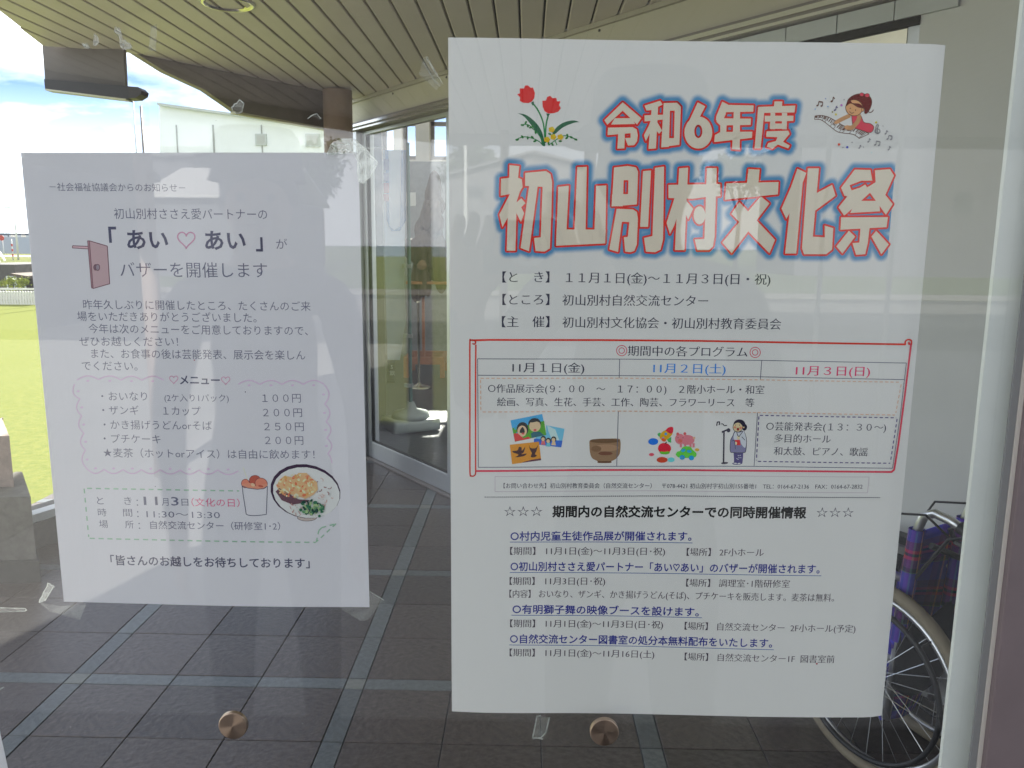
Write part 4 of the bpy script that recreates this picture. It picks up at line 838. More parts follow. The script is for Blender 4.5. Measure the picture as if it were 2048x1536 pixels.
for x in (312, 345, 385, 408): a.poly([(x-9, 330), (x+9, 330), (x+8, 362), (x-8, 362)], pg)
a.ell(290, 288, 3, 4, kB, n=6); a.ell(328, 288, 3, 4, kB, n=6)
a.poly(a.smooth([(272, 415), (285, 395), (305, 388), (330, 358), (380, 356), (402, 380), (428, 405), (425, 432), (390, 440), (300, 440), (272, 415)]), ink(92, 160, 76)); a.ell(330, 385, 17, 12, ink(66, 130, 176), -20); a.ell(375, 392, 18, 11, ink(66, 130, 176), 10); a.ell(322, 438, 20, 18, ink(58, 128, 184)); a.ell(392, 442, 20, 18, ink(58, 128, 184)); a.ell(322, 438, 7, 7, ink(100, 120, 130), n=8); a.done('clay_toys_picture')
a = Art(RP, 1420, 820, 10.97); dk = ink(66, 64, 72); lv = ink(82, 78, 108)
a.line([(312, 480), (302, 1160)], dk, 2.6); a.ell(325, 1170, 78, 22, dk, -4); a.poly([(262, 470), (375, 425), (395, 455), (300, 492), (265, 520)], dk); a.ell(410, 450, 42, 46, dk)
a.poly(a.smooth([(520, 920), (530, 1140), (490, 1175), (520, 1200), (600, 1205), (680, 1195), (718, 1150), (735, 930)]), lv); a.poly(a.smooth([(540, 480), (500, 580), (455, 680), (450, 905), (520, 940), (740, 940), (790, 890), (805, 660), (770, 520), (740, 470), (640, 480), (540, 480)]), ink(108, 106, 130), dk, 1.0)
a.poly(a.smooth([(560, 480), (525, 560), (530, 650), (600, 660), (665, 670), (690, 750), (775, 830), (800, 670), (770, 520), (740, 470), (650, 500), (560, 480)]), ink(160, 162, 168)); a.poly([(545, 665), (655, 655), (675, 780), (590, 775)], ink(172, 42, 44)); a.ell(628, 610, 34, 40, ink(206, 160, 132)); a.ell(572, 735, 26, 34, ink(206, 160, 132))
a.line([(590, 480), (610, 560), (640, 585)], dk, 1.2); a.line([(720, 480), (640, 590)], dk, 1.0); a.line([(700, 590), (770, 665)], dk, 1.0); a.line(a.smooth([(480, 690), (540, 680), (560, 860)]), dk, .8)
a.ell(650, 320, 130, 110, dk); a.ell(765, 385, 52, 72, dk, 10); a.ell(615, 380, 108, 104, ink(206, 156, 128), 0, dk, .8); a.poly(a.smooth([(505, 340), (540, 300), (600, 262), (660, 290), (720, 350), (740, 300), (650, 215), (560, 240), (505, 340)]), dk)
a.ell(555, 385, 30, 24, ink(208, 118, 100)); a.ell(680, 395, 34, 28, ink(208, 118, 100)); a.ell(618, 425, 24, 30, ink(140, 66, 60), 0, dk, .6); a.ell(565, 335, 7, 16, dk, n=8); a.ell(650, 335, 7, 16, dk, n=8); a.ell(745, 385, 18, 22, ink(206, 150, 124), 0, dk, .5)
for x, y in ((625, 1005), (665, 1000), (595, 1070), (640, 1050), (680, 1050), (620, 1085)): a.ell(x, y, 13, 9, ink(164, 164, 176), x % 60, n=8)
a.ell(560, 1175, 40, 12, ink(170, 170, 176), 5); a.ell(640, 1178, 34, 12, ink(170, 170, 176), -8)
a.line([(150, 345), (165, 270), (210, 262), (215, 325)], dk, 1.8); a.ell(152, 342, 14, 10, dk, n=8); a.ell(205, 325, 14, 10, dk, n=8); a.line(a.smooth([(255, 310), (285, 310), (320, 345), (375, 338)]), dk, 1.4); a.done('singer_picture')
a = Art(RP, 0, 0, 1); a.ell(1634, 1328, 1.8, 1.8, ink(130, 50, 70)); a.done('speck'); a = Art(RP, 0, 0, 1); a.ell(1584, 258, 1.0, 1.0, kB); a.done('speck')

# ------------------------------------------------------------------ adhesive tape and scraps
M_film = film_mat('tape_film', 0.34); M_film2 = film_mat('tape_film_faint', 0.13); M_rim = film_mat('tape_rim', 0.8, (0.85, 0.87, 0.84)); M_thick = film_mat('tape_cloudy', 0.30, (0.72, 0.78, 0.75))
def tape(label, pts, fill, rim=None, w_=1.6, off=0.0006, rimc=True, group=None, gl=False, front=False):
    yy = (GO-off) if front else (GI+off*0.4)
    def T(x, y):
        d = ray(x, y); t = yy/d[1]; return (d[0]*t, yy, 1.47+d[2]*t)
    P = [T(*p) for p in pts]; bm = bmesh.new()
    if fill: prism(bm, P, (0, -0.00012, 0)); o = obj('tape_piece', bm, fill)
    else: o = bpy.data.objects.new('tape_piece', None); C.objects.link(o)
    tag(o, label, 'tape', group)
    for rp in (rim or []):
        Q = [np.array(T(*p))[[0, 2]] for p in rp]; V, Fc = strokes(Q, w_*0.00031, False, 8)
        bm = bmesh.new(); vv = [bm.verts.new((v[0], yy-0.0002-0.000004*(i % 7), v[1])) for i, v in enumerate(V)]
        for f in Fc: bm.faces.new([vv[i] for i in f])
        obj('rim', bm, M_rim, o)
    return o
rj = random.Random(5)
def jag(p, q, n, amp): return [(p[0]+(q[0]-p[0])*k/n+rj.uniform(-amp, amp), p[1]+(q[1]-p[1])*k/n+rj.uniform(-amp, amp)) for k in range(n+1)]
tape('large crinkled clear tape holding the upper right corner of the smaller notice', [(652, 310), (662, 287), (682, 278), (708, 278), (732, 298), (756, 325), (742, 352), (724, 367), (716, 362), (714, 306)], M_thick,
     [jag((664, 288), (700, 290), 6, 3), jag((668, 300), (712, 303), 9, 3), jag((716, 300), (717, 352), 8, 2.5), [(682, 278), (708, 278), (732, 298), (756, 325), (742, 352), (727, 367)], jag((700, 280), (742, 318), 6, 2.5), jag((708, 296), (728, 350), 5, 3)], 1.5)
tape('torn triangular clear tape loop above the smaller notice', [(464, 214), (482, 200), (488, 206), (484, 224), (474, 228)], M_film2, [jag((464, 214), (480, 200), 7, 1.6), [(480, 200), (488, 207), (484, 224), (475, 228), (465, 222), (464, 214)]], 2.2)
tape('narrow folded clear tape strip left of the large poster top', [(846, 118), (856, 112), (886, 168), (872, 180), (838, 148)], M_film2, [[(852, 113), (886, 168)], [(846, 124), (868, 160), (880, 172)], [(854, 118), (874, 152)]], 1.8)
tape('curled white tape scrap under the soffit edge', [(188, 68), (194, 70), (198, 84), (192, 92), (186, 90)], M_film, [[(188, 68), (196, 76), (197, 85), (191, 91)]], 2.2)
tape('small white glue blob at the soffit edge', [(165, 88), (176, 86), (180, 93), (177, 98), (168, 96)], M_thick, [jag((166, 88), (178, 96), 5, 2)], 2.6)
tape('torn upright clear tape shred with white crinkles', [(230, 52), (240, 56), (246, 76), (265, 92), (262, 98), (246, 100), (238, 74), (228, 64)], M_film, [jag((231, 54), (246, 96), 8, 3), jag((244, 80), (264, 92), 5, 2.5), jag((232, 60), (242, 62), 4, 3)], 2)
tape('faint upright clear tape strip beside the torn shred', [(302, 52), (314, 48), (312, 100), (297, 103)], M_film2, [jag((298, 90), (312, 102), 4, 2)], 1.2)
tape('two short white glue streaks on the dark beam', [(616, 236), (624, 229), (633, 226), (642, 238), (640, 240), (628, 232)], M_film2, [jag((616, 236), (632, 227), 4, 1.5), [(633, 227), (642, 237)]], 1.8)
tape('crumpled clear tape below the left edge of the smaller notice', [(78, 1206), (96, 1165), (108, 1174), (88, 1203)], M_film, [jag((78, 1204), (96, 1165), 6, 1.5), [(90, 1202), (108, 1172)], jag((96, 1165), (108, 1174), 4, 2)], 2.2)
tape('long thin white tape edge at the far left', [(-10, 1214), (50, 1216), (54, 1221), (-10, 1225)], M_film2, [[(-10, 1215), (50, 1216.5), (54, 1220), (50, 1222), (-10, 1224)]], 1.8)
tape('short white tape tip at the left edge above the third paper', [(-10, 1378), (8, 1374), (0, 1384), (-10, 1388)], M_thick, [[(-10, 1384), (8, 1374)]], 2.0)
tape('faint clear tape under the lower left corner of the smaller notice', [(80, 1206), (120, 1212), (172, 1209), (160, 1240), (98, 1222)], M_film2)
tape('clear tape square at the lower right corner of the smaller notice', [(676, 1214), (738, 1217), (739, 1182), (768, 1200), (735, 1240), (722, 1242)], M_film2, [[(740, 1183), (768, 1200)]], 1.8)
tape('hollow white tape outline beneath the large poster', [(1064, 1476), (1073, 1432), (1099, 1434), (1092, 1479)], M_film2, [[(1065, 1476), (1074, 1432), (1082, 1431)], [(1065, 1477), (1082, 1475), (1092, 1464), (1099, 1434)], [(1066, 1474), (1086, 1478)]], 3.0)
tape('thin glue line beside the sliding door', [(745, 297), (790, 292), (790, 293.2), (745, 298.4)], M_film2, [jag((732, 296), (792, 292), 8, 1.8)], 1.0)
ds = random.Random(21); dust = bmesh.new()
for k in range(420):
    x, y = ds.uniform(0, 1990), ds.uniform(0, 1536)
    if 900 < x < 1890 and 75 < y < 1430: continue
    if 40 < x < 730 and 305 < y < 1210: continue
    d = ray(x, y); t = (GO-0.0001)/d[1]; r = ds.choice([.00008, .00012, .00012, .0002]); n = 6; a0 = ds.uniform(0, 3)
    dust.faces.new([dust.verts.new((d[0]*t+r*cos(a0+q*1.047)*ds.uniform(.7, 1.4), GO-0.0001, 1.47+d[2]*t+r*sin(a0+q*1.047)*ds.uniform(.7, 1.4))) for q in range(n)])
o = obj('dust_specks', dust, film_mat('dust', 0.5), gw); tag(o, kind='stuff')
# ------------------------------------------------------------------ folded wheelchair by the white wall
wc = thing('wheelchair', 'folded wheelchair with purple tartan back and beige tyres against the white wall', 'wheelchair')
LX = Vector((-0.50, 0.866, 0)); WX = Vector((0.866, 0.50, 0)); UZ = Vector((0, 0, 1))   # forwards, across, up
WCc = Vector((0.985, 2.13, 0))                    # near wheel, point on the floor
def wp(a, b, c): return WCc + LX*a + WX*b + UZ*c
M_tyre = mat('beige_tyre', (0.25, 0.21, 0.145), rough=0.75, noise=0.1, nscale=40); M_steel = mat('grey_steel', (0.62, 0.63, 0.65), 0.28, metal=0.9)
M_blk = mat('black_plastic', (0.015, 0.015, 0.017), 0.45)
def tartan():
    m = bpy.data.materials.new('tartan_cloth'); m.use_nodes = True; t = m.node_tree; b = t.nodes['Principled BSDF']; b.inputs['Roughness'].default_value = .85; l = t.links.new
    uv = N(t, 'ShaderNodeTexCoord'); sp = N(t, 'ShaderNodeSeparateXYZ'); l(uv.outputs['UV'], sp.inputs[0])
    def stripes(sock, stops):
        fr = N(t, 'ShaderNodeMath', operation='FRACT'); l(sock, fr.inputs[0]); r = N(t, 'ShaderNodeValToRGB'); r.color_ramp.interpolation = 'CONSTANT'
        e = r.color_ramp.elements; e[0].position = 0; e[0].color = (*stops[0][1], 1); e[1].position = stops[1][0]; e[1].color = (*stops[1][1], 1)
        for p, c in stops[2:]: q = e.new(p); q.color = (*c, 1)
        l(fr.outputs[0], r.inputs[0]); return r.outputs[0]
    pu, bl, dk, rd_, yl, gr = (.14, .03, .20), (.07, .06, .60), (.012, .02, .05), (.65, .02, .10), (.90, .42, .06), (.09, .22, .18)
    A = stripes(sp.outputs['X'], [(0, bl), (.28, pu), (.36, dk), (.40, yl), (.42, dk), (.50, gr), (.53, pu), (.60, dk), (.68, yl), (.70, dk), (.76, pu), (.85, bl)])
    B = stripes(sp.outputs['Y'], [(0, bl), (.22, pu), (.38, rd_), (.44, dk), (.50, rd_), (.56, pu), (.72, dk), (.80, gr), (.82, bl)])
    x = N(t, 'ShaderNodeMixRGB'); x.inputs['Fac'].default_value = .5; l(A, x.inputs['Color1']); l(B, x.inputs['Color2']); l(x.outputs[0], b.inputs['Base Color'])
    return m
M_tar = tartan()
def cloth(name, P, nu, nv, su, sv, sag, par, thick=0.006, mt=None):    # P: 4 corner vectors; sag: vector function
    bm = bmesh.new(); uvl = bm.loops.layers.uv.new('UVMap'); g = []
    for j in range(nv+1):
        row = []
        for i in range(nu+1):
            u, v = i/nu, j/nv; p = (P[0]*(1-u)+P[1]*u)*(1-v)+(P[3]*(1-u)+P[2]*u)*v + sag(u, v); row.append(bm.verts.new(p))
        g.append(row)
    for j in range(nv):
        for i in range(nu):
            f = bm.faces.new((g[j][i], g[j][i+1], g[j+1][i+1], g[j+1][i]))
            for lp, (a, b) in zip(f.loops, ((i, j), (i+1, j), (i+1, j+1), (i, j+1))): lp[uvl].uv = (a/nu*su, b/nv*sv)
    me = bpy.data.meshes.new(name); bm.to_mesh(me); bm.free(); o = obj(name, me, mt or M_tar, par, smooth=True); s_ = o.modifiers.new('t', 'SOLIDIFY'); s_.thickness = thick; return o
def wheel(b, name='wheel'):
    R = 0.285; cen = wp(0, b, R)
    circ_ = lambda r, db=0.0, n=56: [cen + LX*(r*cos(2*pi*k/n)) + UZ*(r*sin(2*pi*k/n)) + WX*db for k in range(n)]
    bm = bmesh.new(); tube(bm, circ_(R-0.015), 0.0175, 12, True); w_ = obj(name, bm, M_tyre, wc, True)
    bm = bmesh.new(); tube(bm, circ_(R-0.040), 0.009, 8, True); obj('rim', bm, M_steel, w_, True)
    bm = bmesh.new(); tube(bm, circ_(R-0.062, -0.035 if b < 0.1 else 0.035), 0.0075, 8, True)
    for k in range(6):
        a = k*pi/3+.2; d = LX*cos(a)+UZ*sin(a); tube(bm, [cen+d*(R-0.062)+WX*(-0.035 if b < 0.1 else 0.035), cen+d*(R-0.034)], 0.003, 6)
    obj('push_rim', bm, M_blk, w_, True)
    bm = bmesh.new(); tube(bm, [cen-WX*0.03, cen+WX*0.03], 0.02, 14); obj('hub', bm, M_steel, w_, True)
    for k in range(28):
        a = 2*pi*k/28; d = LX*cos(a)+UZ*sin(a); a2 = a+(0.5 if k % 2 else -0.5); h = (LX*cos(a2)+UZ*sin(a2))*0.018 + WX*(0.025 if k % 4 < 2 else -0.025)
        bm = bmesh.new(); tube(bm, [cen+h, cen+d*(R-0.032)], 0.0011, 4); obj('spoke', bm, M_steel, w_)
    return w_
wheel(0.0); wheel(0.30)
bm = bmesh.new(); tube(bm, [wp(0, -0.02, .285), wp(0, 0.32, .285)], 0.007, 8); obj('axle', bm, M_steel, wc)
# side frames: back post, push handle, arm rest, seat rail, front leg, caster
for b in (0.045, 0.255):
    bm = bmesh.new()
    hp = [wp(-0.02, b, 0.16), wp(-0.035, b, 0.40), wp(-0.055, b, 0.66), wp(-0.062, b, 0.735), wp(-0.075, b, 0.775), wp(-0.105, b, 0.792), wp(-0.15, b, 0.785), wp(-0.19, b, 0.77)]
    tube(bm, hp, 0.0125, 12); obj('back_post', bm, M_steel, wc, True)
    bm = bmesh.new(); tube(bm, [wp(-0.175, b, 0.776), wp(-0.27, b, 0.745)], 0.017, 12); obj('hand_grip', bm, M_blk, wc, True)
    bm = bmesh.new(); tube(bm, [wp(-0.19, b, 0.75), wp(-0.15, b, 0.735), wp(-0.02+.0, b, 0.52)], 0.005, 6); tube(bm, [wp(-0.15, b, 0.765), wp(-0.16, b+0.01, 0.73), wp(-0.26, b+.01, 0.705)], 0.007, 6); obj('brake_lever', bm, M_blk, wc)
    bm = bmesh.new(); tube(bm, [wp(-0.15, b, .74), wp(-0.10, b-.03, .79), wp(0.0, b-0.05, .77), wp(0.06, b-.05, .66), wp(0.03, b-.03, .5), wp(.02, b, .35)], 0.0035, 6); obj('brake_cable', bm, M_blk, wc)
    bm = bmesh.new(); tube(bm, [wp(-0.045, b, 0.58), wp(0.10, b, 0.60), wp(0.28, b, 0.58), wp(0.33, b, 0.52), wp(0.33, b, 0.30), wp(0.36, b, 0.14)], 0.0115, 10); tube(bm, [wp(-0.03, b, 0.34), wp(0.34, b, 0.36)], 0.0115, 10); tube(bm, [wp(-0.02, b, 0.18), wp(0.34, b, 0.20)], 0.0115, 10); obj('side_frame', bm, M_steel, wc, True)
    boxp = [wp(0.0, b-.02, .60), wp(.24, b-.02, .60), wp(.24, b-.02, .625), wp(0, b-.02, .625)]; bm = bmesh.new(); prism(bm, boxp, WX*0.04); obj('arm_pad', bm, M_blk, wc)
    bm = bmesh.new(); cc = wp(0.36, b, 0.075); pts = [cc+LX*(0.063*cos(a))+UZ*(0.063*sin(a)) for a in np.linspace(0, 2*pi, 24, endpoint=False)]; tube(bm, pts, 0.012, 8, True); tube(bm, [cc-WX*.012, cc+WX*.012], .045, 16); obj('caster', bm, mat('caster_grey', (.25, .25, .25), .6), wc, True)
    bm = bmesh.new(); prism(bm, [wp(.02, b, .35), wp(.30, b, .36), wp(.28, b, .56), wp(.02, b, .56)], WX*0.004); obj('skirt_guard', bm, M_blk, wc)
cloth('backrest', [wp(-0.058, 0.03, .735), wp(-0.058, 0.27, .735), wp(-0.03, 0.27, .38), wp(-0.03, 0.03, .38)], 18, 14, 1.6, 2.3, lambda u, v: LX*(0.10*sin(pi*u)*(0.7+0.3*v)) + UZ*(-0.05*sin(pi*u)*(1-v)), wc)
for b in (0.045, 0.255):
    bm = bmesh.new(); uvl = bm.loops.layers.uv.new('UVMap'); n = 12; rr_ = []
    for j in range(6):
        z = .735-.33*j/5; c_ = wp(-0.060+.0035*j*1.4, b, z); rr_.append([bm.verts.new(c_+(LX*cos(2*pi*k/n)+WX*sin(2*pi*k/n))*0.021) for k in range(n)])
    for j in range(5):
        for k in range(n):
            f = bm.faces.new((rr_[j][k], rr_[j][(k+1) % n], rr_[j+1][(k+1) % n], rr_[j+1][k]))
            for lp, (a, c_) in zip(f.loops, ((k, j), (k+1, j), (k+1, j+1), (k, j+1))): lp[uvl].uv = (a/n*.8, c_/5*2.2)
    me = bpy.data.meshes.new('post_sleeve'); bm.to_mesh(me); bm.free(); obj('post_sleeve', me, M_tar, wc, True)
cloth('seat', [wp(-0.02, 0.05, .39), wp(-0.02, 0.25, .39), wp(.32, 0.25, .40), wp(.32, 0.05, .40)], 16, 10, 1.4, 1.6, lambda u, v: UZ*(-0.19*(1-abs(2*u-1)**1.2)), wc, 0.02)
cloth('seat_sling', [wp(-0.045, 0.035, .50), wp(-0.045, 0.265, .50), wp(-0.03, 0.265, .27), wp(-0.03, 0.035, .27)], 14, 10, 1.2, 1.3, lambda u, v: LX*(-0.055*sin(pi*u)*sin(pi*v)) + UZ*(-0.05*sin(pi*u)), wc, 0.012, mat('black_cloth', (.012, .012, .014), .9))
cloth('calf_strap', [wp(-0.02, 0.05, .30), wp(-0.02, 0.25, .30), wp(.02, 0.23, .13), wp(.02, 0.07, .13)], 10, 8, 1.0, 1.0, lambda u, v: LX*(-0.02*sin(pi*u)), wc, 0.008)
bm = bmesh.new(); tube(bm, [wp(.05, .045, .18), wp(.05, .255, .42)], .009, 8); tube(bm, [wp(.07, .255, .18), wp(.07, .045, .42)], .009, 8); obj('cross_brace', bm, M_steel, wc)
bm = bmesh.new(); tube(bm, [wp(-.10, .05, .70), wp(-.13, .15, .655), wp(-.10, .25, .70)], .009, 8); obj('back_strap', bm, M_blk, wc)
bm = bmesh.new(); prism(bm, [wp(-0.06, .10, .36), wp(.20, .10, .30), wp(.22, .10, .12), wp(.02, .10, .16)], WX*0.12); bmesh.ops.bevel(bm, geom=bm.edges[:], offset=.03, segments=3, affect='EDGES'); obj('folded_seat_pad', bm, mat('black_cloth', (.012, .012, .014), .9), wc, True)

# ------------------------------------------------------------------ lobby beyond the sliding doors
lb = thing('lobby_shell', 'bright lobby room with tall windows between white piers seen through the sliding door', 'building')
M_lf = mat('lobby_floor', (0.045, 0.05, 0.055), rough=0.32, noise=0.5, nscale=35, bump=1.2, bscale=30)
M_pier = mat('cream_pier', (0.62, 0.58, 0.53), 0.7, noise=0.03)
bm = bmesh.new(); pts = [W(-5.6, 0.115, 0), W(1.2, 0.115, 0), (6, 2, 0), (6, 12, 0), (-2.3, 12, 0), (-2.3, 7.2, 0)]
bm.faces.new([bm.verts.new((p[0], p[1], 0.004)) for p in pts]); obj('lobby_floor', bm, M_lf, lb)
def wall_open(name, x0, x1, y0, y1, z0, z1, opens, m, par):        # wall along x with openings
    bm = bmesh.new(); xs = sorted({x0, x1, *[o[0] for o in opens], *[o[1] for o in opens]})
    for a, b in zip(xs, xs[1:]):
        o_ = [o for o in opens if o[0] <= a+1e-6 and o[1] >= b-1e-6]; z = z0
        for o in sorted(o_, key=lambda q: q[2]):
            if o[2] > z: box(bm, a, b, y0, y1, z, o[2])
            z = o[3]
        if z < z1: box(bm, a, b, y0, y1, z, z1)
    return obj(name, bm, m, par)
def bx(px, Y): return ony(px, 492, Y)[0]
Yb = 11.0; zb = ony(820, 320, Yb)[2]
ops = [(bx(a, Yb), bx(b, Yb), zb, 3.5) for a, b in ((765, 790), (806, 833), (860, 905), (935, 975), (1010, 1050))] + [(bx(862, Yb), bx(878, Yb), ony(870, 408, Yb)[2], ony(870, 389, Yb)[2])]
wall_open('back_wall', -2.3, 6.0, Yb, Yb+0.35, 0.0, 5.0, ops, M_pier, lb)
boxo('dado_panel', -2.3, 6.0, Yb-0.02, Yb-0.001, 0.0, zb-0.02, mat('grey_dado', (0.30, 0.31, 0.32), .6, noise=.15), lb)
for o_ in ops[:5]:
    bm = bmesh.new(); box(bm, o_[0], o_[1], Yb+.16, Yb+.22, zb+.02, zb+.07); box(bm, o_[0], o_[1], Yb+.16, Yb+.22, zb+.46, zb+.51); box(bm, o_[0], o_[0]+.05, Yb+.16, Yb+.22, zb+.07, 3.5); obj('window_frame', bm, M_bronze, lb)
    boxo('window_pane', o_[0]+.051, o_[1], Yb+.185, Yb+.192, zb+.071, 3.49, M_glass2, lb)
bm = bmesh.new(); prism(bm, [(-1.50, 7.0, 0), (-2.34, 11.0, 0), (-2.22, 11.0, 0), (-1.40, 7.0, 0)], (0, 0, 2.6)); obj('left_wall', bm, M_wall, lb)
bm = bmesh.new(); prism(bm, [(-1.42, 6.4, 5.0), (-2.30, 11.3, 5.0), (6.2, 11.3, 5.0), (6.2, 4.5, 5.0), (1.5, 4.5, 5.0)], (0, 0, .2)); obj('lobby_roof', bm, M_wall, lb)
boxo('side_wall', 5.8, 6.0, 3.0, 11.0, 0, 1.0, M_wall, lb)
boxo('upper_shade_block', 2.9, 14, 1.0, 4.0, 2.8, 13.5, M_wall, lb)  # unseen block, sized for the shadow it casts over the yard
bm = bmesh.new(); P = [W(-5.6, .13, 0), W(1.6, .13, 0)]; prism(bm, [(P[0][0], P[0][1], CEIL+.02), (P[1][0], P[1][1], CEIL+.02), (P[1][0]+.1, P[1][1]+.1, CEIL+.02), (P[0][0]+.1, P[0][1]+.1, CEIL+.02)], (0, 0, 11.5)); obj('upper_shade_wall', bm, M_wall, lb)  # unseen, raised so that its shadow covers the yard behind the viewer
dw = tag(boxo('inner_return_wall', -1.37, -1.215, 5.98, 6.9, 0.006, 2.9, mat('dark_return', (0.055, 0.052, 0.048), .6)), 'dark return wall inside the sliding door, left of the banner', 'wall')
bn = thing('promotional_banner', 'tall pale blue and white cloth banner on a green pole in a white base', 'banner')
def fp(x, y, Y): return tuple(ony(x, y, Y))
M_wb = mat('white_plastic', (.36, .40, .38), .35)
bpos = onz(822, 858, 0.005); 
bm = bmesh.new(); box(bm, -.20, .20, -.16, .16, 0.0, .10, .03); o = obj('weight_base', bm, M_wb, bn, True); o.location = (bpos[0], bpos[1], .006); o.rotation_euler = (0, 0, .5)
bm = bmesh.new(); lathe(bm, [(0, .0), (.16, 0), (.14, .05), (.05, .075), (.03, .13), (0, .13)], 24); o2 = obj('base_dome', bm, M_wb, bn, True); o2.location = (bpos[0], bpos[1], .10)
bm = bmesh.new(); tube(bm, [(bpos[0], bpos[1], .2), (bpos[0], bpos[1], 2.25)], .014, 10); obj('pole', bm, mat('green_pole', (.07, .17, .14), .4), bn)
for zz in (.35, .75, 1.3): 
    bm = bmesh.new(); box(bm, bpos[0]-.05, bpos[0]+.02, bpos[1]-.02, bpos[1]+.02, zz, zz+.03); obj('clip', bm, M_wb, bn)
Yc = bpos[1]
def ban(name, pts, m, dy, cl=bn):
    bm = bmesh.new(); prism(bm, [fp(x, y, Yc+dy) for x, y in pts], (0, .004, 0)); return obj(name, bm, m, cl)
ban('cloth_body', [(766, 300), (812, 300), (808, 560), (812, 640), (800, 720), (775, 720), (769, 500)], mat('banner_white', (.62, .68, .76), .8, col2=(.45, .56, .72), nscale=4), .03)
ban('blue_field', [(770, 300), (777, 300), (779, 452), (788, 460), (800, 452), (803, 300), (812, 300), (812, 440), (800, 462), (782, 462), (773, 440)], mat('banner_blue', (.03, .14, .40), .8), .024)
for k, (y0, y1, c) in enumerate(((318, 340, (.10, .12, .3)), (346, 362, (.12, .14, .34)), (366, 386, (.38, .06, .12)), (388, 402, (.34, .08, .16)))): ban('printed_mark', [(767, y0), (778, y0), (778, y1), (768, y1)], mat('bm%d' % k, c, .8), .02)
nb_ = thing('navy_board', 'dark navy drinks sign board with white lettering behind the glass door', 'sign')
ban('board_panel', [(775, 668), (791, 668), (789, 765), (774, 765)], mat('navy', (.015, .02, .06), .5), .22, nb_)
def lobby_text(t, x0, y0, hpx, Y, m, par):
    vs, fs = text_mesh(t, .02); p = np.array(fp(x0, y0, Y)); s_ = hpx*Y/FPX; me = bpy.data.meshes.new('text_line'); me.from_pydata([(p[0]+v[0]*s_, p[1], p[2]+(v[1]-.35)*s_) for v in vs], [], fs); return obj('text_line', me, m, par)
M_wt = mat('white_print', (.6, .62, .66), .6)
lobby_text('ES', 780, 690, 9, Yc+.215, M_wt, nb_); lobby_text('S', 781, 734, 11, Yc+.215, M_wt, nb_); lobby_text('飲', 779, 746, 11, Yc+.215, M_wt, nb_)
def stanchion(px, pyb, top, m, label, grp):
    p = onz(px, pyb, .006); t = thing('belt_post', label, 'post', (p[0], p[1], .006), 0, grp)
    z = ony(px, top, p[1])[2]-.006
    bm = bmesh.new(); lathe(bm, [(0, 0), (.13, 0), (.13, .006), (.09, .02), (.03, .035), (.018, .05), (0, .05)], 28); obj('base', bm, m, t, True)
    bm = bmesh.new(); lathe(bm, [(.013, .04), (.013, z-.02), (.018, z-.02), (.018, z), (0, z+.008)], 16); obj('tube', bm, m, t, True); return p, z
M_brass = mat('brushed_champagne', (.62, .58, .46), .25, metal=1.0)
p1, z1 = stanchion(838, 775, 603, M_brass, 'champagne coloured metal rope post nearest the sliding door, with a round dish base', 'barrier posts in the lobby')
bm = bmesh.new(); tube(bm, [(.06*cos(a), .06*sin(a)*.4, z1-.06) for a in np.linspace(0, 2*pi, 20, endpoint=False)], .006, 6, True); o = obj('rope_ring', bm, M_brass); o.location = (p1[0], p1[1], .006); bpy.data.objects.remove(o)
p2, z2 = stanchion(861, 682, 565, mat('dark_chrome', (.25, .26, .28), .3, metal=.9), 'dark chrome belt post farther back in the lobby holding the blue belt', 'barrier posts in the lobby')
bm = bmesh.new(); a_, b_ = Vector((p2[0], p2[1], z2-.05)), Vector(fp(770, 585, p2[1]-.6)); prism(bm, [a_, b_, b_+Vector((0, 0, .05)), a_+Vector((0, 0, .05))], (0, .004, 0)); a_2, b_2 = a_, Vector(fp(905, 566, p2[1]+.3)); prism(bm, [a_2, b_2, b_2+Vector((0, 0, .05)), a_2+Vector((0, 0, .05))], (0, .004, 0))
o = obj('barrier_belt', bm, mat('blue_belt', (.03, .10, .36), .7)); tag(o, 'blue retractable belt stretched across the lobby', 'belt')
Yr = 9.3
rk = thing('wooden_stand', 'low orange wooden frame stand with an upright post, carrying the driftwood piece', 'stand')
M_wd = mat('orange_wood', (.42, .17, .08), .5, noise=.25, nscale=12, stretch=(1, 1, 6))
zf = ony(840, 700, Yr)[2]; x0_, x1_ = bx(812, Yr), bx(893, Yr)
for nm, dims in (('rail', (x0_, x1_, Yr-.3, Yr-.25, .16, .24)), ('rail', (x0_, x1_, Yr+.25, Yr+.30, .16, .24)), ('side_rail', (x0_, x0_+.05, Yr-.25, Yr+.25, .16, .24)), ('side_rail', (x1_-.05, x1_, Yr-.25, Yr+.25, .16, .24)), ('upright', (bx(843, Yr), bx(848, Yr), Yr-.02, Yr+.02, .2, 1.05)), ('foot', (x0_, x0_+.05, Yr-.3, Yr-.25, .006, .16)), ('foot', (x1_-.05, x1_, Yr-.3, Yr-.25, .006, .16)), ('foot', (x0_, x0_+.05, Yr+.25, Yr+.3, .006, .16)), ('foot', (x1_-.05, x1_, Yr+.25, Yr+.3, .006, .16)), ('shelf', (x0_+.02, x1_+.1, Yr-.18, Yr+.18, 1.05, 1.08))):
    boxo(nm, *dims, M_wd, rk)
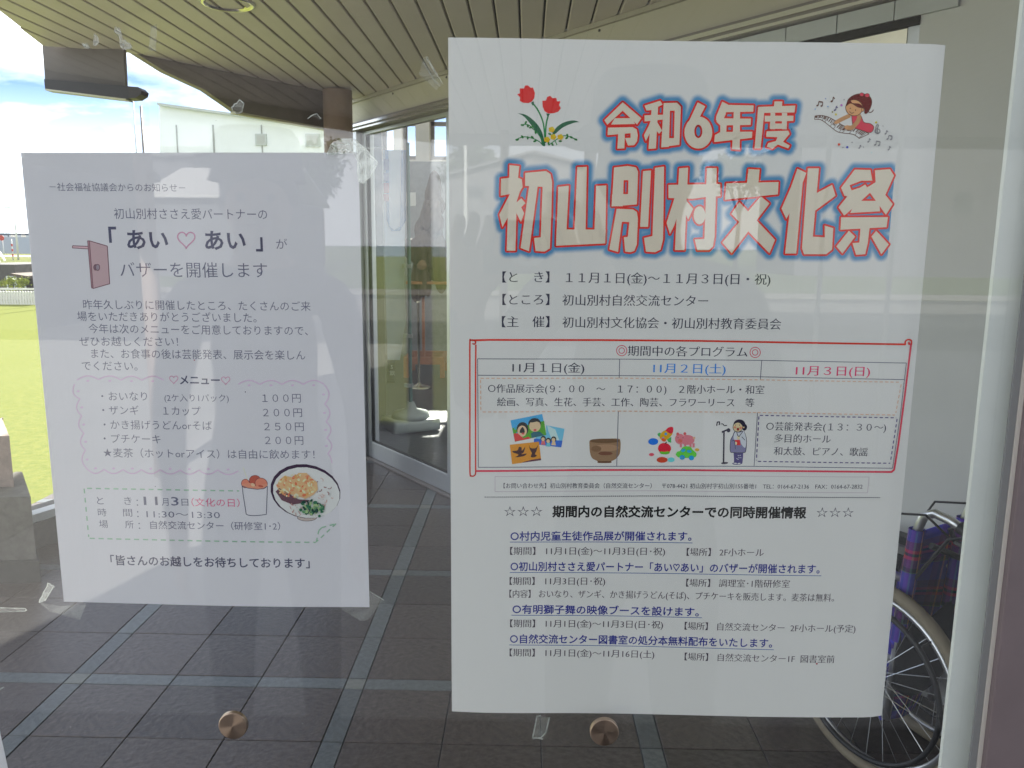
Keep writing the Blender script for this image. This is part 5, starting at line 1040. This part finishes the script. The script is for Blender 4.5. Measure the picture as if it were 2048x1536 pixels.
def blobmesh(name, cen, rx, ry, rz, m, seed, amp=.25, par=None):
    bm = bmesh.new(); bmesh.ops.create_icosphere(bm, subdivisions=4, radius=1); rs = np.random.RandomState(seed); K = rs.randn(8, 3)*2.2; ph = rs.rand(8)*6.28
    for v in bm.verts:
        c = np.array(v.co); d = 1+amp*sum(sin(float(K[q]@c)+ph[q]) for q in range(8))/4; v.co = Vector((cen[0]+c[0]*rx*d, cen[1]+c[1]*ry*d, cen[2]+c[2]*rz*d))
    return obj(name, bm, m, par, True)
zc = ony(850, 485, Yr)[2]
dwd = thing('driftwood_ornament', 'large knotted brown driftwood ornament seen at the right side of the door pane', 'ornament')
M_drift = mat('driftwood', (.10, .068, .05), .7, noise=.6, nscale=9, bump=.8, bscale=14, stretch=(1, 1, .3)); rsd = random.Random(4)
for k in range(9):
    x_, z_ = bx(850+rsd.uniform(-12, 26), Yr), 1.09+(k/8)*(zc-.62); o = blobmesh('branch', (x_, Yr+rsd.uniform(-.1, .1), z_), .075+.03*rsd.random(), .08, .20+.06*rsd.random(), M_drift, 20+k, .5, dwd)
blobmesh('root', (bx(845, Yr), Yr-.05, zc-.05), .15, .12, .16, M_drift, 5, .6, dwd); blobmesh('cut_end', (bx(850, Yr), Yr-.22, zc-.25), .05, .03, .05, mat('cut_wood', (.24, .14, .09), .7), 7, .3, dwd); blobmesh('knot', (bx(882, Yr), Yr-.1, zc-.2), .08, .08, .2, M_drift, 9, .5, dwd)
nt_ = tag(boxo('wall_notice', bx(810, Yb), bx(833, Yb), Yb-.03, Yb-.022, ony(820, 412, Yb)[2], ony(820, 385, Yb)[2], mat('notice_white', (.75, .74, .70), .7)), 'small bright white notice on the grey back wall of the lobby', 'notice')

# ------------------------------------------------------------------ outdoors at the left
fence = thing('picket_fence', 'white picket fence in front of the dark hut at the lawn edge', 'fence')
M_white = mat('white_paint', (.72, .71, .68), .6, noise=.06, nscale=8)
Yf = 20.0; xa, xb = bx(-70, Yf), bx(64, Yf); zt, zb_ = ony(20, 581, Yf)[2], -0.06
pk_me = None
def vsheet(px, Y): return ony(px, 500, Y)[0]
n = 25
for k in range(n):
    x = xa+(xb-xa)*k/(n-1)
    if pk_me is None:
        bm = bmesh.new(); prism(bm, [(-.026, 0, 0), (.026, 0, 0), (.026, 0, zt-zb_-.03), (0, 0, zt-zb_), (-.026, 0, zt-zb_-.03)], (0, .02, 0)); pk_me = bpy.data.meshes.new('picket'); bmesh.ops.recalc_face_normals(bm, faces=bm.faces); bm.to_mesh(pk_me); bm.free(); pk_me.materials.append(M_white)
    o = bpy.data.objects.new('picket', pk_me); C.objects.link(o); o.parent = fence; o.location = (x, Yf, zb_)
for z in (.06, .30): boxo('fence_rail', xa, xb+.05, Yf+.021, Yf+.05, z, z+.05, M_white, fence)
hut = thing('dark_hut', 'small dark wooden hut with white framed windows behind the picket fence', 'hut')
Yh = 22.0; M_hut = mat('dark_boards', (.085, .08, .078), .8, noise=.3, nscale=6); xr = vsheet(26, Yh)
boxo('wall', vsheet(-90, Yh), xr, Yh, Yh+3, -.06, ony(10, 529, Yh)[2], M_hut, hut); 
bm = bmesh.new(); x2 = vsheet(61, Yh); prism(bm, [(xr, Yh-.2, ony(30, 546, Yh)[2]), (x2, Yh-.2, ony(60, 552, Yh)[2]), (x2, Yh-.2, ony(60, 557, Yh)[2]), (xr, Yh-.2, ony(30, 551, Yh)[2])], (0, 3, 0)); obj('lean_to_roof', bm, mat('roof_brown', (.10, .075, .06), .8), hut)
boxo('side_wall', xr, vsheet(54, Yh), Yh+.3, Yh+2.8, -.06, ony(40, 553, Yh)[2], M_hut, hut)
for a_, b_ in ((9, 26), (27, 46)):
    xw0, xw1 = vsheet(a_, Yh), vsheet(b_, Yh); z0_, z1_ = ony(20, 580, Yh)[2], ony(20, 552, Yh)[2]; bm = bmesh.new()
    for q in ((xw0, xw0+.03, z0_, z1_), (xw1-.03, xw1, z0_, z1_), (xw0+.03, xw1-.03, z1_-.03, z1_), (xw0+.03, xw1-.03, z0_, z0_+.03)): box(bm, q[0], q[1], Yh-.05, Yh-.001, q[2], q[3])
    f_ = obj('window', bm, M_palealu, hut); boxo('pane', xw0+.031, xw1-.031, Yh-.03, Yh-.02, z0_+.031, z1_-.031, mat('window_dark', (.05, .055, .06), .15), f_)
def leafcloud(name, cen, R, n, m, seed, size, par=None, flat=1.0, hollow=.35):
    rs = np.random.RandomState(seed); nc = max(6, n//90); cl = rs.randn(nc, 3); cl /= np.linalg.norm(cl, axis=1)[:, None]; cl *= (hollow+(1-hollow)*rs.rand(nc, 1)); cl *= np.array(R)*.8
    idx = rs.randint(0, nc, n); p = cl[idx]+rs.randn(n, 3)*np.array(R)*.16; p += np.array(cen)
    a = rs.randn(n, 3); a /= np.linalg.norm(a, axis=1)[:, None]; b = rs.randn(n, 3); b = np.cross(a, b); b /= np.linalg.norm(b, axis=1)[:, None]; s_ = size*(.6+.8*rs.rand(n, 1))
    v = np.stack([p-a*s_, p+b*s_*.5, p+a*s_, p-b*s_*.5], 1).reshape(-1, 3); me = bpy.data.meshes.new(name); me.from_pydata(v.tolist(), [], np.arange(4*n).reshape(n, 4).tolist()); return obj(name, me, m, par)
hall = thing('sky_whitening_hall', 'long white hall shape with a sloping roof line, added for the whitened sky just above the smaller notice', 'building')  # added white volume for the whitened sky, with the faint building outlines on it
M_hall = mat('white_cladding', (.80, .83, .88), .6, noise=.03, nscale=2); Yq = 30.0
bm = bmesh.new(); hp_ = [ony(x, y, Yq) for x, y in ((318, 209), (470, 230), (660, 258), (660, 492), (318, 492))]; hp_[3][2] = hp_[4][2] = -.06; prism(bm, [tuple(p) for p in hp_], (0, 8, 0)); obj('wall', bm, M_hall, hall)
bm = bmesh.new(); q_ = [ony(x, y, Yq-.3) for x, y in ((314, 205), (470, 226.5), (662, 255), (662, 259.5), (470, 231), (314, 209.5))]; prism(bm, [tuple(p) for p in q_], (0, 8.6, 0)); obj('roof_edge', bm, M_palealu, hall)
for a_, b_ in ((366, 368), (437, 440), (532, 534)):
    p0, p1 = ony(a_, 500, Yq), ony(b_, 500, Yq); boxo('panel_joint', p0[0], p1[0], Yq-.03, Yq-.002, 0, ony(a_, 250, Yq)[2], mat('joint_grey', (.35, .36, .37), .7), hall)
for a_, b_, c_, d_ in ((512, 533, 268, 291), (612, 640, 268, 294)):
    p0, p1 = ony(a_, d_, Yq), ony(b_, c_, Yq); w_ = boxo('window', p0[0], p1[0], Yq-.06, Yq-.001, p0[2], p1[2], M_palealu, hall); boxo('pane', p0[0]+.06, p1[0]-.06, Yq-.07, Yq-.061, p0[2]+.06, p1[2]-.06, mat('pale_blind', (.45, .46, .46), .5), w_)
sh = thing('shrub', 'low yellow green shrub behind the picket fence', 'shrub'); leafcloud('foliage', (vsheet(25, 21), 21, .45), (.42, .25, .28), 700, mat('shrub_leaf', (.30, .33, .03), .7, col2=(.16, .22, .02), nscale=6), 3, .035, sh)
bm = bmesh.new(); xx = vsheet(25, 21)
for q in (-.12, 0, .13): tube(bm, [(xx, 21, -.06), (xx+q, 21+q*.3, .4)], .015, 6, r2=.006)
obj('stem', bm, M_drift, sh)
def pole(name, label, px, pyb, pyt, Y, r, m, arm=None, cat='lamp post', zb0=-.05):
    x = ony(px, pyb, Y)[0]; zt_ = ony(px, pyt, Y)[2]; t = thing(name, label, cat, (x, Y, 0))
    bm = bmesh.new(); tube(bm, [(0, 0, zb0), (0, 0, zt_)], r, 10, r2=r*.6); obj('mast', bm, m, t, True)
    if arm: bm = bmesh.new(); tube(bm, [(0, 0, zt_-.05), (arm*.5, 0, zt_+.08), (arm, 0, zt_+.08)], r*.5, 8); obj('arm', bm, m, t); boxo('lamp_head', arm-.25, arm+.25, -.12, .12, zt_+.02, zt_+.12, m, t, .02)
    return t
M_pole = mat('pale_pole', (.62, .63, .62), .5)
pole('street_lamp', 'tall thin white street lamp by the coast path, seen left of the smaller notice', 36, 509, 417, 70, .085, M_pole, -.5)
mk = pole('marker_pole', 'short red and white striped marker pole beside the street lamp', 25, 504, 478, 68, .06, M_pole, None, 'marker pole')
for k in range(3): 
    bm = bmesh.new(); lathe(bm, [(.066, .3+k*.42), (.066, .5+k*.42)], 10); obj('red_band', bm, mat('red_paint', (.45, .06, .05), .6), mk)
sg = pole('round_sign', 'small round red sign on a thin post by the sea', 7, 500, 478, 66, .035, M_pole, None, 'sign')
bm = bmesh.new(); lathe(bm, [(0, 0), (.22, 0), (.22, .03), (0, .03)], 20); o = obj('disc', bm, MATS['red_paint'], sg); o.rotation_euler = (pi/2, 0, 0); o.location = (0, -.1, ony(7, 476, 66)[2])
pole('flag_pole', 'thin dark pole standing left of the white hall above the smaller notice', 301, 520, 212, 24, .045, M_bronze, None, 'pole')
pole('flag_pole', 'thin pale pole close beside the dark pole left of the white hall', 287, 518, 200, 25, .03, M_palealu, None, 'pole')
bw = thing('breakwater_shed', 'row of pale sheds with dark roofs on the harbour wall at the sea horizon', 'shed')
Ys = 160
for a_, b_, c_ in ((-30, 0, 0), (3, 16, 1), (18, 21, 0), (32, 43, 1), (52, 64, 0)):
    xs_, xe_ = ony(a_, 475, Ys)[0], ony(b_, 475, Ys)[0]; boxo('shed_wall', xs_, xe_, Ys, Ys+3, -3.2, ony(20, 470, Ys)[2], M_white, bw); boxo('shed_roof', xs_-.1, xe_+.1, Ys-.2, Ys+3.2, ony(20, 469.8, Ys)[2], ony(20, 466.5, Ys)[2], mat('roof_dark', (.12, .13, .14), .7), bw)
boxo('harbour_wall', ony(-60, 475, Ys)[0], ony(70, 475, Ys)[0], Ys-.5, Ys+4, -3.2, ony(20, 474.2, Ys)[2], mat('concrete_pale', (.5, .49, .46), .8), bw)
bm = bmesh.new(); 
for (x0_, y0_), (x1_, y1_) in (((0, 505), (10, 522)), ((-12, 508), (0, 525))):
    tube(bm, [ony(x0_, y0_, 42), ony(x1_, y1_, 40)], .05, 6)
o = obj('white_rail', bm, M_white); tag(o, 'white slanting hand rail on the grassy slope above the hut', 'railing')

# ------------------------------------------------------------------ what the glass mirrors: yard, road, houses, trees behind the viewer
M_conc = mat('concrete_paving', (.20, .195, .185), .85, noise=.12, nscale=1.2); M_asph = mat('asphalt', (.055, .055, .057), .9, noise=.2, nscale=3)
sheet('yard_paving', [(-60, -6.3), (60, -6.3), (60, -11.5), (-60, -11.5)], -.035, mat('yard_concrete', (.38, .37, .35), .85, noise=.12, nscale=.8))
sheet('yard_paving', [(5.0, -6.3), (60, -6.3), (60, 3.0), (5.0, 3.0)], -.036, MATS['yard_concrete'])
sheet('yard_paving', [(-60, -6.3), (-2.62, -6.3), (-2.62, 1.2), (-60, 1.2)], -.037, MATS['yard_concrete'])
sheet('road', [(-90, -11.5), (90, -11.5), (90, -24.5), (-90, -24.5)], -.045, M_asph)
sheet('concrete_apron', [(-90, -15.5), (90, -15.5), (90, -22.5), (-90, -22.5)], -.040, M_conc)
kb_ = tag(boxo('road_kerb', -90, 90, -25.2, -24.9, -.06, .10, M_conc), kind='structure')
M_g2 = mat('far_lawn', (.13, .17, .05), .9, col2=(.08, .11, .03), nscale=.4, spec=0.03)
sheet('far_lawn', [(-900, -25.2), (900, -25.2), (900, -1500), (-900, -1500)], -.03, M_g2)
def house(name, label, pl, pr, py_e, py_r, D, m, mr, depth=7.0, apex=None, wins=(), gable=True, cat='house'):
    L_, R_ = mir(pl, py_e, D), mir(pr, py_e, D); zE = L_[2]; yv = L_[1]; t = thing(name, label, cat)
    xl, xr_ = L_[0], R_[0]
    boxo('wall', xl, xr_, yv-depth, yv, -.05, zE, m, t)
    if gable:
        A_ = mir(apex or (pl+pr)/2, py_r, D); bm = bmesh.new(); o_ = .5
        prism(bm, [(xl, yv-.02, zE+.001), (xr_, yv-.02, zE+.001), (A_[0], yv-.02, A_[2]-.15)], (0, -depth+.04, 0)); obj('gable_wall', bm, m, t)
        for s_ in (0, 1):
            e = (xl-o_, zE-.15) if s_ == 0 else (xr_+o_, zE-.15); bm = bmesh.new(); prism(bm, [(e[0], yv+.4, e[1]), (A_[0], yv+.4, A_[2]), (A_[0], yv+.4, A_[2]+.15), (e[0], yv+.4, e[1]+.15)], (0, -depth-.8, 0)); obj('roof', bm, mr, t)
    else:
        A_ = mir(pl, py_r, D); bm = bmesh.new(); prism(bm, [(xl-.3, yv+.5, zE+.02), (xl-.3, yv-depth*.5, A_[2]+.6), (xl-.3, yv-depth*.5, A_[2]+.75), (xl-.3, yv+.5, zE+.15)], (xr_-xl+.6, 0, 0)); obj('roof', bm, mr, t)
        bm = bmesh.new(); prism(bm, [(xl-.3, yv-depth-.5, zE+.02), (xl-.3, yv-depth*.5, A_[2]+.6), (xl-.3, yv-depth*.5, A_[2]+.75), (xl-.3, yv-depth-.5, zE+.15)], (xr_-xl+.6, 0, 0)); obj('roof', bm, mr, t)
    for a_, b_, c_, d_ in wins:
        p0, p1 = mir(a_, d_, D), mir(b_, c_, D); w_ = boxo('window', p0[0], p1[0], yv+.001, yv+.06, p0[2], p1[2], M_rg, t); boxo('pane', p0[0]+.08, p1[0]-.08, yv+.061, yv+.07, p0[2]+.08, p1[2]-.08, MATS['window_dark'], w_)
    return t
M_hw = mat('house_lilac', (.15, .145, .155), .8, noise=.06); M_hd = mat('house_dark', (.09, .09, .10), .8, noise=.1); M_rf = mat('roof_pale', (.60, .59, .58), .45, noise=.05, nscale=2, stretch=(1, 8, 8)); M_rg = mat('roof_grey', (.13, .13, .14), .6)
house('gabled_house', 'grey gabled house mirrored in the large poster above its title', 890, 1260, 352, 306, 50, M_hw, M_rg, 9, 1067, ((935, 972, 370, 398), (1090, 1150, 380, 430)))
house('long_house', 'long low house with pale metal roof mirrored at the top of the smaller notice', 300, 548, 396, 350, 38, M_hd, M_rf, 9, None, ((480, 520, 430, 480),), gable=False)
house('flat_house', 'dark two storey block behind the pale roof, mirrored in the smaller notice', 250, 385, 313, 305, 52, M_hd, M_rg, 6, None, (), gable=False)
house('far_right_house', 'brownish grey house mirrored right of the title of the large poster', 1605, 2400, 282, 250, 48, M_hd, M_rg, 8, 1990, ((1660, 1700, 380, 430), (1800, 1850, 380, 430), (1900, 1950, 380, 430)))
house('dark_mirror_block', 'dark low shed shape added to darken the mirror image beside the left edge of the smaller notice', -420, 50, 322, 306, 14, M_hd, M_rg, 4, None, (), gable=False, cat='shed')  # added behind the viewer to keep the mirrored left part dark
def tree(label, px, pyc, D, rx, rz, seed, dens=1700):
    c = mir(px, pyc, D); t = thing('tree', label, 'tree', (c[0], c[1], 0), 0, 'trees behind the houses')
    bm = bmesh.new(); tube(bm, [(0, 0, -.1), (.1, .05, c[2]*.5), (0, 0, c[2])], .22, 8, r2=.06)
    for k in range(5):
        a = k*1.3; tube(bm, [(.05, 0, c[2]*.55), (rx*.5*cos(a), rx*.5*sin(a), c[2]+rz*.2)], .08, 6, r2=.02)
    obj('trunk', bm, M_drift, t); leafcloud('crown', (0, 0, c[2]), (rx, rx, rz), dens, mat('tree_leaf', (.06, .09, .025), .7, col2=(.03, .05, .015), nscale=2), seed, .22, t, hollow=.2)
tree('broad dark tree mirrored at the upper right of the smaller notice', 640, 335, 60, 2.6, 2.4, 4); tree('small tree mirrored at the left edge of the large poster', 940, 320, 64, 2.4, 1.9, 5); tree('dark tree mirrored between the two title lines of the large poster', 1480, 345, 66, 3.4, 2.6, 6); tree('taller tree mirrored at the right end of the title', 1620, 360, 62, 3.0, 2.4, 7, 2400); tree('rounded tree mirrored left of the tall tree', 1330, 330, 70, 3.4, 2.6, 8)
lp_ = mir(931, 572, 31); t = thing('street_lamp', 'pale lamp post on the far verge mirrored at the left edge of the large poster', 'lamp post', (lp_[0], lp_[1], 0)); zt_ = mir(931, 285, 31)[2]
bm = bmesh.new(); tube(bm, [(0, 0, -.05), (0, 0, zt_)], .10, 10, r2=.06); obj('mast', bm, M_pole, t); bm = bmesh.new(); tube(bm, [(0, 0, zt_), (.6, 0, zt_+.3), (1.4, 0, zt_+.3)], .04, 6); obj('arm', bm, M_pole, t); boxo('lamp_head', 1.1, 1.7, -.15, .15, zt_+.22, zt_+.34, M_pole, t)
def canopy_post(px, D, r, m, label, grp, cat='column'):
    p = mir(px, 480, D); bm = bmesh.new(); lathe(bm, [(0, 0), (r, 0), (r, 2.41), (0, 2.41)], 24, (p[0], p[1], .001)); o = obj('canopy_post', bm, m); 
    for q in o.data.polygons: q.use_smooth = abs(q.normal.z) < .5
    tag(o, label, cat, grp)
M_cb = MATS['column_brown']
canopy_post(297, 5.0, .052, M_cb, 'brown canopy post mirrored above the top left of the smaller notice', 'posts holding the canopy'); canopy_post(1008, 6.9, .035, M_cb, 'thin brown canopy post mirrored beside the poster flowers', 'posts holding the canopy'); canopy_post(1176, 6.9, .05, M_cb, 'brown canopy post mirrored left of the small title line', 'posts holding the canopy')
canopy_post(1644, 5.2, .016, M_white, 'slim white post mirrored left of the piano girl picture', 'slim white posts'); canopy_post(1784, 5.0, .016, M_white, 'slim white post mirrored at the right part of the large poster', 'slim white posts')

# ------------------------------------------------------------------ the two people mirrored in the glass
def person(label, loc, yaw, hgt, J, jacket, trousers, skin, hatf, hold=False):
    # J: joint positions in metres for a 1.70 m figure, own frame (x right, y facing, z up)
    s_ = hgt/1.70; P = []; Rr = []; Ed = []
    def v(p, r, par=None, ry=None):
        P.append((p[0]*s_, p[1]*s_, p[2]*s_)); Rr.append((r*s_, (ry or r)*s_)); 
        if par is not None: Ed.append((par, len(P)-1))
        return len(P)-1
    pel = v((0, 0, .95), .135, None, .105); wa = v((0, .0, 1.08), .12, pel, .095); ch = v((0, 0, 1.27), .15, wa, .11); up_ = v((0, -.01, 1.40), .095, ch, .08); nk = v((0, .01, 1.47), .052, up_); hd = v((0, .02, 1.545), .066, nk, .07); hd2 = v((0, .03, 1.61), .078, hd, .088); hd3 = v((0, .025, 1.665), .06, hd2, .07)
    nose = v((0, .128, 1.585), .011, hd2)
    for sx in (-1, 1):
        v((sx*.078, .02, 1.585), .012, hd2)
        hp = v((sx*.09, 0, .90), .095, pel); kn = v((sx*.11, .02, .50), .062, hp); an = v((sx*.115, 0, .09), .042, kn); he = v((sx*.12, .05, .05), .04, an); v((sx*.125, .17, .035), .033, he)
        S, E__, Wr, H_, fd, td = J[sx]
        sh_ = v(S, .062, up_); ml = v(tuple((np.array(S)+np.array(E__))/2), .052, sh_); el = v(E__, .043, ml); wr = v(Wr, .028, el); pm = v(H_, .034, wr, .018)
        fd, td = np.array(fd), np.array(td); ac = np.cross(fd, td); ac = ac/np.linalg.norm(ac)
        H0 = np.array(H_)
        for k, (q, l) in enumerate(((-.028, .066), (-.009, .075), (.010, .070), (.027, .055))):
            b0 = H0+np.array(td)*(-q)+fd*.03; f1 = v(tuple(b0), .0088, pm); f2 = v(tuple(b0+fd*l*.55), .008, f1); v(tuple(b0+fd*l*.8+ac*.022), .007, f2)
        t1 = v(tuple(H0+td*.036+fd*.0), .0105, pm); t2 = v(tuple(H0+td*.056+fd*.028), .009, t1); v(tuple(H0+td*.058+fd*.05), .008, t2)
    me = bpy.data.meshes.new('person'); me.from_pydata(P, Ed, []); o = bpy.data.objects.new('person', me); C.objects.link(o)
    sk_ = o.modifiers.new('skin', 'SKIN'); sk_.use_smooth_shade = True
    for i, r in enumerate(Rr): me.skin_vertices[0].data[i].radius = r
    me.skin_vertices[0].data[0].use_root = True
    o.modifiers.new('sub', 'SUBSURF').levels = 1; o.modifiers['sub'].render_levels = 1
    dg = bpy.context.evaluated_depsgraph_get(); m2 = bpy.data.meshes.new_from_object(o.evaluated_get(dg)); bpy.data.objects.remove(o)
    for m in (jacket, trousers, skin, M_blk): m2.materials.append(m)
    m2.polygons.foreach_set('use_smooth', [True]*len(m2.polygons))
    hands = [np.array(J[q][3])*s_ for q in (-1, 1)]; wrs = [np.array(J[q][2])*s_ for q in (-1, 1)]
    for p in m2.polygons:
        c = np.array(p.center); z = c[2]/s_
        if z > 1.46: i = 2
        elif any(np.linalg.norm(c-h) < .125*s_ and (c-w_)@(h-w_) > .012*s_*np.linalg.norm(h-w_) for h, w_ in zip(hands, wrs)): i = 2
        elif z < .075: i = 3
        elif z < .93 and abs(c[0]) < .22*s_ and abs(c[1]) < .16*s_: i = 1
        else: i = 0
        p.material_index = i
    o = obj('person', m2); o.location = loc; o.rotation_euler = (0, 0, yaw); tag(o, label, 'person')
    F0 = s_
    for sx in (-1, 1):
        bm = bmesh.new(); bmesh.ops.create_uvsphere(bm, u_segments=12, v_segments=8, radius=.0115*F0); e = obj('eye', bm, mat('eye', (.04, .03, .03), .2), o, True); e.location = (sx*.032*F0, .106*F0, 1.612*F0)
    bm = bmesh.new(); tube(bm, [(-.024*F0, .108*F0, 1.548*F0), (0, .117*F0, 1.545*F0), (.024*F0, .108*F0, 1.548*F0)], .005*F0, 8); obj('mouth', bm, mat('lip', (.32, .13, .11), .5), o)
    bm = bmesh.new(); bmesh.ops.create_icosphere(bm, subdivisions=3, radius=1)
    for q in bm.verts:
        c = q.co.copy(); rr_ = 1+.05*sin(c.x*9+c.z*7)+.04*sin(c.y*11); q.co = Vector((c.x*.092*rr_, -.012+c.y*.098*rr_, 1.625+c.z*.10*rr_))*F0
        if c.y > .35 and c.z < .45: q.co.y = .05*F0
    obj('hair', bm, mat('hair_black', (.02, .018, .016), .6), o, True)
    if hatf: 
        bm = bmesh.new(); r = hatf; lathe(bm, [(r, 1.655), (r-.005, 1.665), (.105, 1.69), (.10, 1.75), (.085, 1.775), (0, 1.785)], 36); 
        for q in bm.verts: q.co *= F0
        h = obj('hat', bm, mat('dark_hat', (.03, .03, .035), .85), o, True); h.modifiers.new('t', 'SOLIDIFY').thickness = .004
    return o
M_jk = mat('navy_jacket', (.022, .025, .035), .85, noise=.2, nscale=14, bump=.4, bscale=25); M_tr = mat('grey_trousers', (.05, .05, .052), .9); M_sk = mat('skin', (.42, .26, .19), .5); M_jk2 = mat('charcoal_coat', (.03, .029, .03), .9, noise=.2, nscale=14, bump=.4, bscale=25)
# photographer: stands just behind the compact camera, both hands holding it at the eye point
LOCP = Vector((.215, -.52, 0)); hs = 1.70
def tol(p): return (-(p[0]-LOCP.x)*-1, (p[1]-LOCP.y), p[2])
HL, HR = (-.215-.072, .52-.045, 1.445), (-.215+.072, .52-.045, 1.445)
Jp = {-1: ((-.175, 0, 1.385), (-.30, .16, 1.20), (-.30, .40, 1.385), HL, (0.25, .55, .80), (.95, .1, -.3)), 1: ((.175, 0, 1.385), (.20, .19, 1.16), (-.06, .40, 1.37), HR, (-0.25, .55, .80), (-.95, .1, -.3))}
def nrm(v): v = np.array(v, float); return v/np.linalg.norm(v)
for q in Jp: a_ = Jp[q]; Jp[q] = a_[:4]+(nrm(a_[4]), nrm(np.cross(np.cross(nrm(a_[4]), a_[5]), nrm(a_[4]))))
person('person in dark jacket and wide hat holding a small camera, mirrored in the large poster', LOCP, 0, 1.70, Jp, M_jk, M_tr, M_sk, .155)
cmr = thing('compact_camera', 'small black compact camera held up by the photographer, mirrored in the glass', 'camera')
boxo('body', -.055, .055, -.045, -.018, 1.437, 1.503, M_blk, cmr, .004)
bm = bmesh.new(); lathe(bm, [(.017, 0), (.024, 0), (.024, .012), (.017, .012)], 28); o = obj('lens_ring', bm, M_steel, cmr, True); o.rotation_euler = (-pi/2, 0, 0); o.location = (0, -.018, 1.47)
bm = bmesh.new(); lathe(bm, [(0, .001), (.0168, .001)], 28); o = obj('lens_glass', bm, mat('lens_dark', (.01, .01, .02), .08), cmr); o.rotation_euler = (-pi/2, 0, 0); o.location = (0, -.018, 1.47)
q = mir(520, 400, 1.95)
Jc = {-1: ((-.175, 0, 1.385), (-.23, .02, 1.10), (-.20, .16, .88), (-.19, .22, .80), nrm((.1, .3, -.95)), nrm((.3, .9, .25))), 1: ((.175, 0, 1.385), (.23, .02, 1.10), (.22, .14, .88), (.21, .20, .80), nrm((-.1, .3, -.95)), nrm((-.3, .9, .25)))}
person('person in charcoal coat with a soft round hat, mirrored in the smaller notice', Vector((q[0], q[1], 0)), -.25, 1.66, Jc, M_jk2, M_tr, M_sk, .115)
